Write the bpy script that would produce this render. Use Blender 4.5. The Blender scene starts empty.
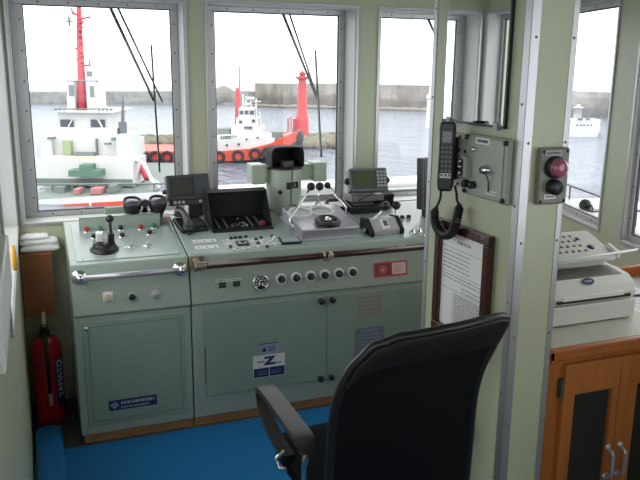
import bpy, bmesh, math, random
from mathutils import Vector as V, Matrix as MX
random.seed(4)
C = bpy.context.scene.collection
PI = math.pi
# ------------------------------------------------------------------ measured camera
FPX, YAW, PIT, ROLL, EYE = 738.7, .3713, .23, .0102, 1.7

def ray(u, v):
    X, Y = u - 320, v - 240
    c, s = math.cos(ROLL), math.sin(ROLL)
    X, Y = X * c + Y * s, -X * s + Y * c
    r, up = X / FPX, -Y / FPX
    fh = math.cos(PIT) + up * math.sin(PIT)
    z = -math.sin(PIT) + up * math.cos(PIT)
    return V((r * math.cos(YAW) + fh * math.sin(YAW), -r * math.sin(YAW) + fh * math.cos(YAW), z))
def onX(u, v, x): d = ray(u, v); return d * (x / d.x) + V((0, 0, EYE))
def onY(u, v, y): d = ray(u, v); return d * (y / d.y) + V((0, 0, EYE))
def onZ(u, v, z): d = ray(u, v); return d * ((z - EYE) / d.z) + V((0, 0, EYE))
def onP(u, v, p, n):
    d = ray(u, v); n = V(n); o = V((0, 0, EYE))
    return o + d * (n.dot(V(p) - o) / n.dot(d))

# ------------------------------------------------------------------ materials
def mat(name, col, rough=.5, metal=0., bump=0., bscale=40., var=0., vscale=6., spec=.5, emit=None, coat=0.):
    m = bpy.data.materials.new(name); m.use_nodes = True
    nt = m.node_tree; b = nt.nodes['Principled BSDF']
    b.inputs['Base Color'].default_value = (*col, 1)
    b.inputs['Roughness'].default_value = rough
    b.inputs['Metallic'].default_value = metal
    b.inputs['Specular IOR Level'].default_value = spec
    b.inputs['Coat Weight'].default_value = coat
    if emit:
        b.inputs['Emission Color'].default_value = (*emit[0], 1); b.inputs['Emission Strength'].default_value = emit[1]
    tc = nt.nodes.new('ShaderNodeTexCoord')
    if var > 0:
        n = nt.nodes.new('ShaderNodeTexNoise'); n.inputs['Scale'].default_value = vscale; n.inputs['Detail'].default_value = 5
        nt.links.new(tc.outputs['Object'], n.inputs['Vector'])
        mr = nt.nodes.new('ShaderNodeMapRange')
        mr.inputs['To Min'].default_value = 1 - var; mr.inputs['To Max'].default_value = 1 + var
        nt.links.new(n.outputs['Fac'], mr.inputs['Value'])
        mx = nt.nodes.new('ShaderNodeVectorMath'); mx.operation = 'SCALE'
        mx.inputs[0].default_value = col
        nt.links.new(mr.outputs['Result'], mx.inputs['Scale'])
        nt.links.new(mx.outputs['Vector'], b.inputs['Base Color'])
    if bump > 0:
        n = nt.nodes.new('ShaderNodeTexNoise'); n.inputs['Scale'].default_value = bscale; n.inputs['Detail'].default_value = 4
        nt.links.new(tc.outputs['Object'], n.inputs['Vector'])
        bp = nt.nodes.new('ShaderNodeBump'); bp.inputs['Strength'].default_value = bump; bp.inputs['Distance'].default_value = .01
        nt.links.new(n.outputs['Fac'], bp.inputs['Height']); nt.links.new(bp.outputs['Normal'], b.inputs['Normal'])
    return m

M = {}
M['wall'] = mat('wall_paint', (.475, .50, .35), .38, bump=.05, bscale=120, var=.04)
M['ceil'] = mat('ceiling_paint', (.50, .53, .42), .6)
M['console'] = mat('console_lit_paint', (.345, .415, .355), .32, bump=.04, bscale=150, var=.03)  # paler than the doors: light on the tilted band put into the colour
M['console_top'] = mat('console_top_paint', (.36, .425, .405), .27, bump=.03, bscale=150, var=.03)
M['door'] = mat('console_door_paint', (.27, .36, .295), .34, bump=.04, bscale=150, var=.03)
M['seam'] = mat('dark_seam', (.05, .065, .055), .7)
M['alu'] = mat('aluminium', (.50, .50, .51), .38, .75, bump=.03, bscale=200)
M['reveal'] = mat('reveal_paint', (.58, .59, .56), .45)
M['gasket'] = mat('window_gasket', (.05, .05, .055), .6)
M['chrome'] = mat('chrome', (.78, .78, .78), .2, 1.)
M['steel'] = mat('brushed_steel', (.47, .46, .51), .32, .55)
M['brass'] = mat('worn_brass', (.42, .34, .25), .35, .8)
M['black'] = mat('black_plastic', (.012, .012, .014), .38)
M['blackm'] = mat('black_matt', (.010, .010, .011), .75)
M['fabric'] = mat('black_fabric', (.006, .006, .0065), .9, spec=.1, bump=.3, bscale=300)
M['leather'] = mat('black_vinyl', (.009, .009, .009), .5, spec=.3, bump=.25, bscale=60)
M['armp'] = mat('armrest_plastic', (.045, .042, .042), .45)
M['dgrey'] = mat('dark_grey_plastic', (.055, .058, .065), .45)
M['grey'] = mat('grey_plastic', (.16, .165, .165), .45)
M['lgrey'] = mat('light_grey', (.42, .42, .41), .5)
M['dialface'] = mat('dial_face', (.60, .60, .63), .4)
M['white'] = mat('white_plastic', (.78, .78, .76), .4)
M['paper'] = mat('paper', (.80, .80, .79), .8)
M['cloth'] = mat('white_cloth', (.9, .9, .9), .9, bump=.5, bscale=18)
M['ink'] = mat('print_ink', (.10, .10, .12), .7)
M['screen'] = mat('screen_glass', (.05, .055, .045), .18)
M['lcd'] = mat('green_lcd', (.075, .095, .045), .25)
M['red'] = mat('red_button', (.45, .02, .03), .3)
M['extred'] = mat('extinguisher_red', (.42, .008, .02), .25, coat=.4)
M['pink'] = mat('pink_lens', (.37, .09, .15), .12, coat=.6)
M['darkred'] = mat('dark_red_knob', (.16, .008, .015), .4)
M['dgreen'] = mat('dark_green_key', (.015, .06, .04), .35)
M['green'] = mat('green_button', (.05, .22, .12), .3)
M['yellow'] = mat('yellow_plastic', (.75, .42, .05), .45)
M['yellowd'] = mat('pale_yellow_dial', (.60, .60, .35), .4)
M['navy'] = mat('navy_plate', (.015, .03, .13), .35)
M['blue'] = mat('blue_vinyl_floor', (.008, .175, .47), .42, bump=.12, bscale=14, var=.06, vscale=3)
M['bluefr'] = mat('pale_blue_label', (.30, .36, .46), .6)
M['woodrail'] = mat('dark_varnished_wood', (.050, .022, .016), .25, coat=.3)
M['frame'] = mat('dark_red_wood', (.050, .012, .012), .22, coat=.4)
M['redtag'] = mat('red_tag', (.50, .06, .06), .4)
M['gplate'] = mat('grey_green_plate', (.36, .38, .32), .35)
M['kplate'] = mat('khaki_box', (.21, .205, .16), .4)
M['printer'] = mat('printer_plastic', (.66, .65, .61), .42)
M['printerd'] = mat('printer_grey_panel', (.13, .125, .11), .4)
M['worktop'] = mat('worktop_laminate', (.52, .50, .45), .5)
M['floor'] = mat('deck_floor', (.07, .075, .07), .6)
M['binnacle'] = mat('stand_paint', (.40, .46, .37), .42)
M['purple'] = mat('coated_lens', (.05, .05, .085), .2, coat=.5)
M['boxwood'] = mat('box_wood', (.33, .12, .045), .5, var=.1, vscale=9)
# boats and sea
M['bwhite'] = mat('boat_white', (.54, .54, .53), .5, var=.06, vscale=1.5)
M['borange'] = mat('boat_orange', (.52, .055, .028), .5)
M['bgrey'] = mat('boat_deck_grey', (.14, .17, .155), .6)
M['bgreen'] = mat('boat_deck_green', (.08, .17, .12), .6)
M['bglass'] = mat('boat_window', (.06, .07, .09), .15)
M['mred'] = mat('mast_red', (.48, .045, .065), .5)
M['tyre'] = mat('tyre_rubber', (.03, .03, .035), .8)
M['lhred'] = mat('lighthouse_red', (.42, .028, .034), .5)
M['rock'] = mat('rock', (.15, .14, .10), .9, var=.45, vscale=1.2)
M['bpink'] = mat('boat_pink_gear', (.36, .15, .15), .6)

def wood_mat(name, c1, c2, axis_scale=(2, 2, .25), rough=.35):
    m = bpy.data.materials.new(name); m.use_nodes = True; nt = m.node_tree; b = nt.nodes['Principled BSDF']
    tc = nt.nodes.new('ShaderNodeTexCoord'); mp = nt.nodes.new('ShaderNodeMapping'); mp.inputs['Scale'].default_value = axis_scale
    n = nt.nodes.new('ShaderNodeTexNoise'); n.inputs['Scale'].default_value = 22; n.inputs['Detail'].default_value = 6; n.inputs['Distortion'].default_value = .6
    cr = nt.nodes.new('ShaderNodeValToRGB')
    cr.color_ramp.elements[0].color = (*c1, 1); cr.color_ramp.elements[1].color = (*c2, 1)
    cr.color_ramp.elements[0].position = .3; cr.color_ramp.elements[1].position = .7
    nt.links.new(tc.outputs['Object'], mp.inputs['Vector']); nt.links.new(mp.outputs['Vector'], n.inputs['Vector'])
    nt.links.new(n.outputs['Fac'], cr.inputs['Fac']); nt.links.new(cr.outputs['Color'], b.inputs['Base Color'])
    b.inputs['Roughness'].default_value = rough
    return m
M['oak'] = wood_mat('orange_wood_veneer', (.38, .115, .022), (.47, .155, .036))
M['oakd'] = wood_mat('orange_wood_lip', (.36, .10, .022), (.43, .13, .035), (.25, 2, 2))
M['plinth'] = wood_mat('plinth_wood', (.34, .17, .07), (.44, .24, .11), (.25, 2, 2), .5)

def glass_mat():
    m = bpy.data.materials.new('window_glass'); m.use_nodes = True; nt = m.node_tree
    nt.nodes.remove(nt.nodes['Principled BSDF']); out = nt.nodes['Material Output']
    t = nt.nodes.new('ShaderNodeBsdfTransparent'); g = nt.nodes.new('ShaderNodeBsdfGlossy'); g.inputs['Roughness'].default_value = .02
    t.inputs['Color'].default_value = (.97, .98, .98, 1)
    lw = nt.nodes.new('ShaderNodeLayerWeight'); lw.inputs['Blend'].default_value = .5
    pw = nt.nodes.new('ShaderNodeMath'); pw.operation = 'POWER'; pw.inputs[1].default_value = 5
    f = nt.nodes.new('ShaderNodeMath'); f.operation = 'MULTIPLY_ADD'; f.inputs[1].default_value = .8; f.inputs[2].default_value = .02
    nt.links.new(lw.outputs['Facing'], pw.inputs[0]); nt.links.new(pw.outputs[0], f.inputs[0])
    mx = nt.nodes.new('ShaderNodeMixShader')
    nt.links.new(f.outputs[0], mx.inputs['Fac']); nt.links.new(t.outputs[0], mx.inputs[1]); nt.links.new(g.outputs[0], mx.inputs[2])
    nt.links.new(mx.outputs[0], out.inputs['Surface'])
    return m
M['glass'] = glass_mat()
M['mirror'] = mat('mirror_silver', (.86, .88, .87), .015, 1.)

def mesh_mat(name, col, sc, open_=.35):
    """woven or perforated sheet: real small holes by a procedural pattern"""
    m = bpy.data.materials.new(name); m.use_nodes = True; nt = m.node_tree; b = nt.nodes['Principled BSDF']
    b.inputs['Base Color'].default_value = (*col, 1); b.inputs['Roughness'].default_value = .6; b.inputs['Specular IOR Level'].default_value = .12
    out = nt.nodes['Material Output']; t = nt.nodes.new('ShaderNodeBsdfTransparent'); mx = nt.nodes.new('ShaderNodeMixShader')
    tc = nt.nodes.new('ShaderNodeTexCoord'); vo = nt.nodes.new('ShaderNodeTexVoronoi'); vo.inputs['Scale'].default_value = sc
    vo.inputs['Randomness'].default_value = .15
    nt.links.new(tc.outputs['Object'], vo.inputs['Vector'])
    lt = nt.nodes.new('ShaderNodeMath'); lt.operation = 'LESS_THAN'; lt.inputs[1].default_value = open_
    nt.links.new(vo.outputs['Distance'], lt.inputs[0]); nt.links.new(lt.outputs[0], mx.inputs['Fac'])
    nt.links.new(b.outputs[0], mx.inputs[1]); nt.links.new(t.outputs[0], mx.inputs[2]); nt.links.new(mx.outputs[0], out.inputs['Surface'])
    return m
M['chairmesh'] = mesh_mat('chair_mesh', (.007, .007, .008), 300, .12)
M['doormesh'] = mesh_mat('speaker_mesh', (.05, .047, .045), 85, .42)

def sea_mat():
    m = mat('sea_water', (.12, .15, .20), .12, spec=.5)
    nt = m.node_tree; b = nt.nodes['Principled BSDF']; tc = nt.nodes.new('ShaderNodeTexCoord')
    mp = nt.nodes.new('ShaderNodeMapping'); mp.inputs['Scale'].default_value = (1.1, .4, 1); mp.inputs['Rotation'].default_value = (0, 0, -.35)
    n = nt.nodes.new('ShaderNodeTexNoise'); n.inputs['Scale'].default_value = 1.1; n.inputs['Detail'].default_value = 6; n.inputs['Roughness'].default_value = .62
    nt.links.new(tc.outputs['Object'], mp.inputs['Vector']); nt.links.new(mp.outputs['Vector'], n.inputs['Vector'])
    bp = nt.nodes.new('ShaderNodeBump'); bp.inputs['Strength'].default_value = 1.; bp.inputs['Distance'].default_value = .55
    nt.links.new(n.outputs['Fac'], bp.inputs['Height']); nt.links.new(bp.outputs['Normal'], b.inputs['Normal'])
    return m
M['sea'] = sea_mat()

def breakwater_mat():
    m = bpy.data.materials.new('weathered_concrete'); m.use_nodes = True; nt = m.node_tree; b = nt.nodes['Principled BSDF']
    b.inputs['Roughness'].default_value = .9
    tc = nt.nodes.new('ShaderNodeTexCoord'); mp = nt.nodes.new('ShaderNodeMapping'); mp.inputs['Scale'].default_value = (.35, .35, .12)
    n = nt.nodes.new('ShaderNodeTexNoise'); n.inputs['Scale'].default_value = 1.; n.inputs['Detail'].default_value = 6; n.inputs['Roughness'].default_value = .7
    cr = nt.nodes.new('ShaderNodeValToRGB')
    cr.color_ramp.elements[0].color = (.12, .105, .09, 1); cr.color_ramp.elements[1].color = (.36, .33, .30, 1)
    cr.color_ramp.elements[0].position = .33; cr.color_ramp.elements[1].position = .66
    nt.links.new(tc.outputs['Object'], mp.inputs['Vector']); nt.links.new(mp.outputs['Vector'], n.inputs['Vector'])
    nt.links.new(n.outputs['Fac'], cr.inputs['Fac'])
    # tide line: weed and damp staining on the lowest part of the wall, with a ragged edge
    sz = nt.nodes.new('ShaderNodeSeparateXYZ'); nt.links.new(tc.outputs['Object'], sz.inputs[0])
    n2 = nt.nodes.new('ShaderNodeTexNoise'); n2.inputs['Scale'].default_value = .35; n2.inputs['Detail'].default_value = 5; nt.links.new(tc.outputs['Object'], n2.inputs['Vector'])
    ad = nt.nodes.new('ShaderNodeMath'); ad.operation = 'MULTIPLY_ADD'; ad.inputs[1].default_value = -3.2; nt.links.new(n2.outputs['Fac'], ad.inputs[0]); nt.links.new(sz.outputs['Z'], ad.inputs[2])
    mr = nt.nodes.new('ShaderNodeMapRange'); mr.inputs['From Min'].default_value = -.5; mr.inputs['From Max'].default_value = .4; mr.inputs['To Min'].default_value = .55; mr.inputs['To Max'].default_value = 1.; nt.links.new(ad.outputs[0], mr.inputs['Value'])
    sc = nt.nodes.new('ShaderNodeVectorMath'); sc.operation = 'SCALE'; nt.links.new(cr.outputs['Color'], sc.inputs[0]); nt.links.new(mr.outputs['Result'], sc.inputs['Scale'])
    nt.links.new(sc.outputs['Vector'], b.inputs['Base Color'])
    return m
M['bw'] = breakwater_mat()

# ------------------------------------------------------------------ mesh builder
class MB:
    def __init__(self, xf=None):
        self.v = []; self.f = []; self.mi = []; self.sm = []; self.xf = xf or MX.Identity(4); self.cur = 0
    def add(self, vs, fs, smooth=False, xf=None):
        t = self.xf @ xf if xf is not None else self.xf
        o = len(self.v); self.v += [t @ V(p) for p in vs]
        for f in fs: self.f.append([i + o for i in f]); self.mi.append(self.cur); self.sm.append(smooth)
        return self
    def use(self, i): self.cur = i; return self
    def box(self, a, b, xf=None):
        (x0, y0, z0), (x1, y1, z1) = a, b
        x0, x1 = min(x0, x1), max(x0, x1); y0, y1 = min(y0, y1), max(y0, y1); z0, z1 = min(z0, z1), max(z0, z1)
        return self.add([(x0, y0, z0), (x1, y0, z0), (x1, y1, z0), (x0, y1, z0), (x0, y0, z1), (x1, y0, z1), (x1, y1, z1), (x0, y1, z1)],
                        [(0, 3, 2, 1), (4, 5, 6, 7), (0, 1, 5, 4), (1, 2, 6, 5), (2, 3, 7, 6), (3, 0, 4, 7)], xf=xf)
    def hexa(self, q0, q1):
        """solid between two quads with the same corner order"""
        return self.add(list(q0) + list(q1), [(3, 2, 1, 0), (4, 5, 6, 7), (0, 1, 5, 4), (1, 2, 6, 5), (2, 3, 7, 6), (3, 0, 4, 7)])
    def prism(self, poly, d, smooth=False):
        """extrude polygon (3D points) by vector d"""
        n = len(poly); d = V(d); a = [V(p) for p in poly]
        fs = [tuple(reversed(range(n))), tuple(range(n, 2 * n))] + [(i, (i + 1) % n, n + (i + 1) % n, n + i) for i in range(n)]
        return self.add(a + [p + d for p in a], fs)
    def lathe(self, prof, p, axis, n=24, smooth=True):
        """prof: (r, h) list along axis from p"""
        z = V(axis).normalized(); x = z.orthogonal().normalized(); y = z.cross(x); p = V(p)
        vs = []; fs = []
        for r, h in prof:
            for k in range(n):
                a = 2 * PI * k / n; vs.append(p + z * h + (x * math.cos(a) + y * math.sin(a)) * r)
        for i in range(len(prof) - 1):
            for k in range(n): fs.append((i * n + k, i * n + (k + 1) % n, (i + 1) * n + (k + 1) % n, (i + 1) * n + k))
        self.add(vs, fs, smooth)
        m = len(prof)
        if prof[0][0] > 1e-6: self.add(vs[:n], [tuple(reversed(range(n)))])
        if prof[-1][0] > 1e-6: self.add(vs[(m - 1) * n:], [tuple(range(n))])
        return self
    def cyl(self, p0, p1, r0, r1=None, n=20):
        p0, p1 = V(p0), V(p1); d = p1 - p0
        return self.lathe([(r0, 0), (r0 if r1 is None else r1, d.length)], p0, d, n)
    def ring(self, p, axis, R, r, n=28, m=8):
        z = V(axis).normalized(); x = z.orthogonal().normalized(); y = z.cross(x); p = V(p); vs = []; fs = []
        for i in range(n):
            a = 2 * PI * i / n; o = x * math.cos(a) + y * math.sin(a)
            for j in range(m):
                b = 2 * PI * j / m; vs.append(p + o * (R + r * math.cos(b)) + z * (r * math.sin(b)))
        for i in range(n):
            for j in range(m): fs.append((i * m + j, ((i + 1) % n) * m + j, ((i + 1) % n) * m + (j + 1) % m, i * m + (j + 1) % m))
        return self.add(vs, fs, True)
    def ball(self, p, r, n=16, m=10, sc=(1, 1, 1)):
        vs = [(0, 0, r)]; fs = []
        for i in range(1, m):
            t = PI * i / m
            for k in range(n): a = 2 * PI * k / n; vs.append((r * math.sin(t) * math.cos(a), r * math.sin(t) * math.sin(a), r * math.cos(t)))
        vs.append((0, 0, -r)); L = len(vs) - 1
        for k in range(n): fs.append((0, 1 + k, 1 + (k + 1) % n)); fs.append((L, 1 + (m - 2) * n + (k + 1) % n, 1 + (m - 2) * n + k))
        for i in range(m - 2):
            for k in range(n): fs.append((1 + i * n + k, 1 + (i + 1) * n + k, 1 + (i + 1) * n + (k + 1) % n, 1 + i * n + (k + 1) % n))
        return self.add([V((x * sc[0], y * sc[1], z * sc[2])) + V(p) for x, y, z in vs], fs, True)
    def tube(self, pts, r, n=10):
        pts = [V(p) for p in pts]; vs = []; fs = []; m = len(pts)
        up = None
        for i, p in enumerate(pts):
            d = (pts[min(i + 1, m - 1)] - pts[max(i - 1, 0)]).normalized()
            if up is None: up = d.orthogonal().normalized()
            up = (up - d * up.dot(d)).normalized(); s = d.cross(up)
            rr = r[i] if isinstance(r, (list, tuple)) else r
            for k in range(n): a = 2 * PI * k / n; vs.append(p + (up * math.cos(a) + s * math.sin(a)) * rr)
        for i in range(m - 1):
            for k in range(n): fs.append((i * n + k, i * n + (k + 1) % n, (i + 1) * n + (k + 1) % n, (i + 1) * n + k))
        fs.append(tuple(reversed(range(n)))); fs.append(tuple(range((m - 1) * n, m * n)))
        return self.add(vs, fs, True)
    def build(self, name, m, parent=None, loc=None, bevel=0, seg=2):
        base = WL[parent.name] if parent else V(loc if loc is not None else (0, 0, 0))
        me = bpy.data.meshes.new(name); me.from_pydata([tuple(p - base) for p in self.v], [], self.f)
        for mm in (m if isinstance(m, (list, tuple)) else [m]): me.materials.append(M[mm] if isinstance(mm, str) else mm)
        for p, i, s in zip(me.polygons, self.mi, self.sm): p.material_index = i; p.use_smooth = s
        bm = bmesh.new(); bm.from_mesh(me); bmesh.ops.recalc_face_normals(bm, faces=bm.faces); bm.to_mesh(me); bm.free()
        o = bpy.data.objects.new(name, me); C.objects.link(o)
        if parent: o.parent = parent
        else: o.location = base
        WL[o.name] = base
        if bevel:
            b = o.modifiers.new('bevel', 'BEVEL'); b.width = bevel; b.segments = seg; b.limit_method = 'ANGLE'; b.angle_limit = .6
            b.harden_normals = False
        return o
def _split(self, name, m, parent=None, bevel=0, seg=2):
    """each separate piece becomes an object of its own"""
    par = list(range(len(self.v)))
    def find(i):
        while par[i] != i: par[i] = par[par[i]]; i = par[i]
        return i
    key = {}
    for i, p in enumerate(self.v):
        k = (round(p.x, 6), round(p.y, 6), round(p.z, 6))
        if k in key: par[find(i)] = find(key[k])
        else: key[k] = i
    for f in self.f:
        a = find(f[0])
        for i in f[1:]: par[find(i)] = a
    groups = {}
    for j, f in enumerate(self.f): groups.setdefault(find(f[0]), []).append(j)
    out = []
    for g in groups.values():
        mb = MB(); mp = {}
        for j in g:
            ff_ = []
            for i in self.f[j]:
                if i not in mp: mp[i] = len(mb.v); mb.v.append(self.v[i])
                ff_.append(mp[i])
            mb.f.append(ff_); mb.mi.append(self.mi[j]); mb.sm.append(self.sm[j])
        out.append(mb.build(name, m, parent, bevel=bevel, seg=seg))
    return out
MB.split = _split
WL = {}
def thing(name, label, cat, loc, group=None):
    o = bpy.data.objects.new(name, None); C.objects.link(o); o.location = loc; o.empty_display_size = .05
    o['label'] = label; o['category'] = cat
    if group: o['group'] = group
    WL[o.name] = V(loc); return o
def tag(o, label, cat, group=None, kind=None):
    o['label'] = label; o['category'] = cat
    if group: o['group'] = group
    if kind: o['kind'] = kind
    return o
def struct(o, label=None):
    o['kind'] = 'structure'
    if label: o['label'] = label
    return o
def lab(o, s): o['label'] = s; return o

def text(body, xf, size, m, parent, name='lettering', depth=.0004, align='CENTER', sx=1., off=0.):
    cu = bpy.data.curves.new(name, 'FONT'); cu.body = body; cu.size = size; cu.extrude = depth; cu.offset = off
    cu.align_x = align; cu.align_y = 'CENTER'
    t = bpy.data.objects.new(name + '_src', cu); C.objects.link(t)
    dg = bpy.context.evaluated_depsgraph_get(); me = bpy.data.meshes.new_from_object(t.evaluated_get(dg))
    bpy.data.objects.remove(t); bpy.data.curves.remove(cu)
    base = WL[parent.name]
    for vv in me.vertices: vv.co = (xf @ V((vv.co.x * sx, vv.co.y, vv.co.z))) - base
    me.materials.clear(); me.materials.append(M[m])
    o = bpy.data.objects.new(name, me); C.objects.link(o); o.parent = parent; WL[o.name] = base
    return o
def frame(o, x, y, z=None):
    x = V(x).normalized(); y = V(y); y = (y - x * y.dot(x)).normalized(); z = x.cross(y)
    return MX(((x.x, y.x, z.x, o[0]), (x.y, y.y, z.y, o[1]), (x.z, y.z, z.z, o[2]), (0, 0, 0, 1)))
def lines(b, x0, x1, y0, y1, n, h, z0=0, z1=.0005, seed=1, gap=.25):
    """illegible print: rows of short dashes in the local xy plane"""
    r = random.Random(seed)
    for i in range(n):
        y = y1 + (y0 - y1) * (i + .5) / n; x = x0
        while x < x1:
            w = (x1 - x0) * r.uniform(.03, .14); e = min(x1, x + w)
            b.box((x, y - h / 2, z0), (e, y + h / 2, z1)); x = e + (x1 - x0) * r.uniform(.012, .012 + .08 * gap)

# ================================================================== THE SETTING
W, WI = 3.95, 3.80            # outer pane plane and inner wall face of the front wall
ZT, ZB = 1.978, .972
def wall_with_holes(mb, x0, x1, z0, z1, y0, y1, holes):
    """boxes around rectangular holes (hx0,hx1,hz0,hz1) sorted by x"""
    hz0 = min(h[2] for h in holes); hz1 = max(h[3] for h in holes)
    mb.box((x0, y0, z0), (x1, y1, hz0)); mb.box((x0, y0, hz1), (x1, y1, z1))
    x = x0
    for h in holes: mb.box((x, y0, hz0), (h[0], y1, hz1)); x = h[1]
    mb.box((x, y0, hz0), (x1, y1, hz1))
FW = [(0.0, .703), (.928, 1.634), (1.886, 2.58)]
e = .032
HL, HR = .066, .042
holes = [(a - HL, b + HR, ZB - e, ZT + e) for a, b in FW]
b = MB(); wall_with_holes(b, -.30, 2.95, 0, 2.2, WI, W + .02, holes)
struct(b.build('wall_front', 'wall'))

def window(name, x0, x1, z0, z1, xf, depth=.15, hd=.032, hl=None, hr=None, scr=True):
    """pane at local y=0, room at -y"""
    hl = hd if hl is None else hl; hr = hd if hr is None else hr
    f = MB(xf); t = .006
    f.use(1)
    f.box((x0 - hl, -depth - .004, z1 + hd - t), (x1 + hr, 0, z1 + hd)); f.box((x0 - hl, -depth - .004, z0 - hd), (x1 + hr, 0, z0 - hd + t))
    f.box((x0 - hl, -depth - .004, z0 - hd), (x0 - hl + t, 0, z1 + hd)); f.box((x1 + hr - t, -depth - .004, z0 - hd), (x1 + hr, 0, z1 + hd))
    f.use(0); a = .014
    f.box((x0 - hl - a, -depth - .008, z1 + hd), (x1 + hr + a, -depth + .002, z1 + hd + a)); f.box((x0 - hl - a, -depth - .008, z0 - hd - a), (x1 + hr + a, -depth + .002, z0 - hd))
    f.box((x0 - hl - a, -depth - .008, z0 - hd), (x0 - hl, -depth + .002, z1 + hd)); f.box((x1 + hr, -depth - .008, z0 - hd), (x1 + hr + a, -depth + .002, z1 + hd))
    o = struct(f.build(name, ['alu', 'reveal'], bevel=.0015, seg=1))
    g = MB(xf); w = hd - t; wl = hl - t; wr = hr - t
    y0, y1 = -.014, .004
    g.box((x0 - wl, y0, z1), (x1 + wr, y1, z1 + w)); g.box((x0 - wl, y0, z0 - w), (x1 + wr, y1, z0))
    g.box((x0 - wl, y0, z0), (x0, y1, z1)); g.box((x1, y0, z0), (x1 + wr, y1, z1))
    g.build('sash_frame', 'alu', o, bevel=.002, seg=1)
    g = MB(xf); k = .005
    g.box((x0, -.008, z1 - k), (x1, .004, z1)); g.box((x0, -.008, z0), (x1, .004, z0 + k)); g.box((x0, -.008, z0 + k), (x0 + k, .004, z1 - k)); g.box((x1 - k, -.008, z0 + k), (x1, .004, z1 - k))
    g.build('rubber_gasket', 'gasket', o)
    if scr:
        s = MB(xf)
        for i in range(7):
            z = z0 + (z1 - z0) * (i + .5) / 7
            for x in (x0 - min(wl, .03) / 2, x1 + min(wr, .03) / 2): s.lathe([(.0045, 0), (.0035, .002), (0, .0025)], (x, y0, z), (0, -1, 0), 8)
        for i in range(5):
            x = x0 + (x1 - x0) * (i + .5) / 5
            for z in (z0 - w / 2, z1 + w / 2): s.lathe([(.0045, 0), (.0035, .002), (0, .0025)], (x, y0, z), (0, -1, 0), 8)
        s.split('frame_screw', 'dgrey', o)
    p = MB(xf); p.box((x0 - .004, .0, z0 - .004), (x1 + .004, .004, z1 + .004)); p.build('glass_pane', 'glass', o)
    return o
T0 = MX.Translation((0, W, 0))
for i, (a, c) in enumerate(FW): window('window_%d' % (i + 1), a, c, ZB, ZT, T0, hl=HL, hr=HR)

# left wall: plane x=-.10, window, doorway (photographer stands in it; unseen half wall added to cut low light)
LX = -.10
b = MB()
def boxY(mb, y0, y1, z0, z1, x0, x1): mb.box((x0, y0, z0), (x1, y1, z1))
ly0, ly1 = 2.25, 3.735
boxY(b, .95, WI, 0, ZB - e, LX - .10, LX); boxY(b, .95, WI, ZT + e, 2.2, LX - .10, LX)
boxY(b, ly1 + e, WI, ZB - e, ZT + e, LX - .10, LX); boxY(b, .95, ly0 - e, ZB - e, ZT + e, LX - .10, LX)
boxY(b, -1.2, .95, 2.02, 2.2, LX - .10, LX); boxY(b, -.6, .95, 0, 1.25, LX - .10, LX); boxY(b, -1.35, -.6, 0, 2.2, LX - .10, LX)
struct(b.build('wall_left', 'wall'))
XL = frame((LX - .10, 0, 0), (0, 1, 0), (-1, 0, 0))   # local x = +Y, local y = -X (outwards), z = ... right handed check below
XL = MX(((0, -1, 0, LX - .10), (1, 0, 0, 0), (0, 0, 1, 0), (0, 0, 0, 1)))
window('window_4', ly0, ly1, ZB, ZT, XL, depth=.10, scr=False)
# right wall: slanted
RA = V((2.386, 2.48, 0)); RD = V((.2715, .9624, 0)); RN = V((RD.y, -RD.x, 0))   # RN points outwards (+x)
XR = MX(((RD.x, RN.x, 0, RA.x), (RD.y, RN.y, 0, RA.y), (0, 0, 1, 0), (0, 0, 0, 1)))
# pane plane = wall face + .15
XRp = MX(((RD.x, RN.x, 0, RA.x + RN.x * .03), (RD.y, RN.y, 0, RA.y + RN.y * .03), (0, 0, 1, 0), (0, 0, 0, 1)))
sR = [(-1.05, -.05), (.24, 1.05)]
b = MB(XR); wall_with_holes(b, -3.9, 1.45, 0, 2.2, 0, .045, [(a - e, c + e, ZB + .034 - e, ZT + e) for a, c in [(-2.9, -1.6)] + sR])
struct(b.build('wall_right', 'wall'))
window('window_5', *sR[1], ZB + .034, ZT, XRp, depth=.03)
window('window_6', *sR[0], ZB + .034, ZT, XRp, depth=.03)
window('window_7', -2.9, -1.6, ZB + .034, ZT, XRp, depth=.03, scr=False)
# back wall with two unseen windows, sills raised to cut the fill light
b = MB(); bw = [(.15, .75), (.95, 1.35)]
wall_with_holes(b, -.25, 1.6, 0, 2.2, -1.35, -1.2, [(a - e, c + e, ZB + .3 - e, ZT + e) for a, c in bw])
struct(b.build('wall_back', 'wall'))
XB = MX(((-1, 0, 0, 0), (0, -1, 0, -1.35), (0, 0, 1, 0), (0, 0, 0, 1)))
for i, (a, c) in enumerate(bw): window('window_%d' % (8 + i), -c, -a, ZB + .3, ZT, XB, scr=False)
b = MB(); b.box((-.30, -1.35, -.08), (2.95, W + .02, 0)); struct(b.build('floor', 'floor'))
b = MB(); b.box((-.30, -1.35, 2.2), (2.95, W + .02, 2.28)); struct(b.build('ceiling', 'ceil'))
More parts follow.
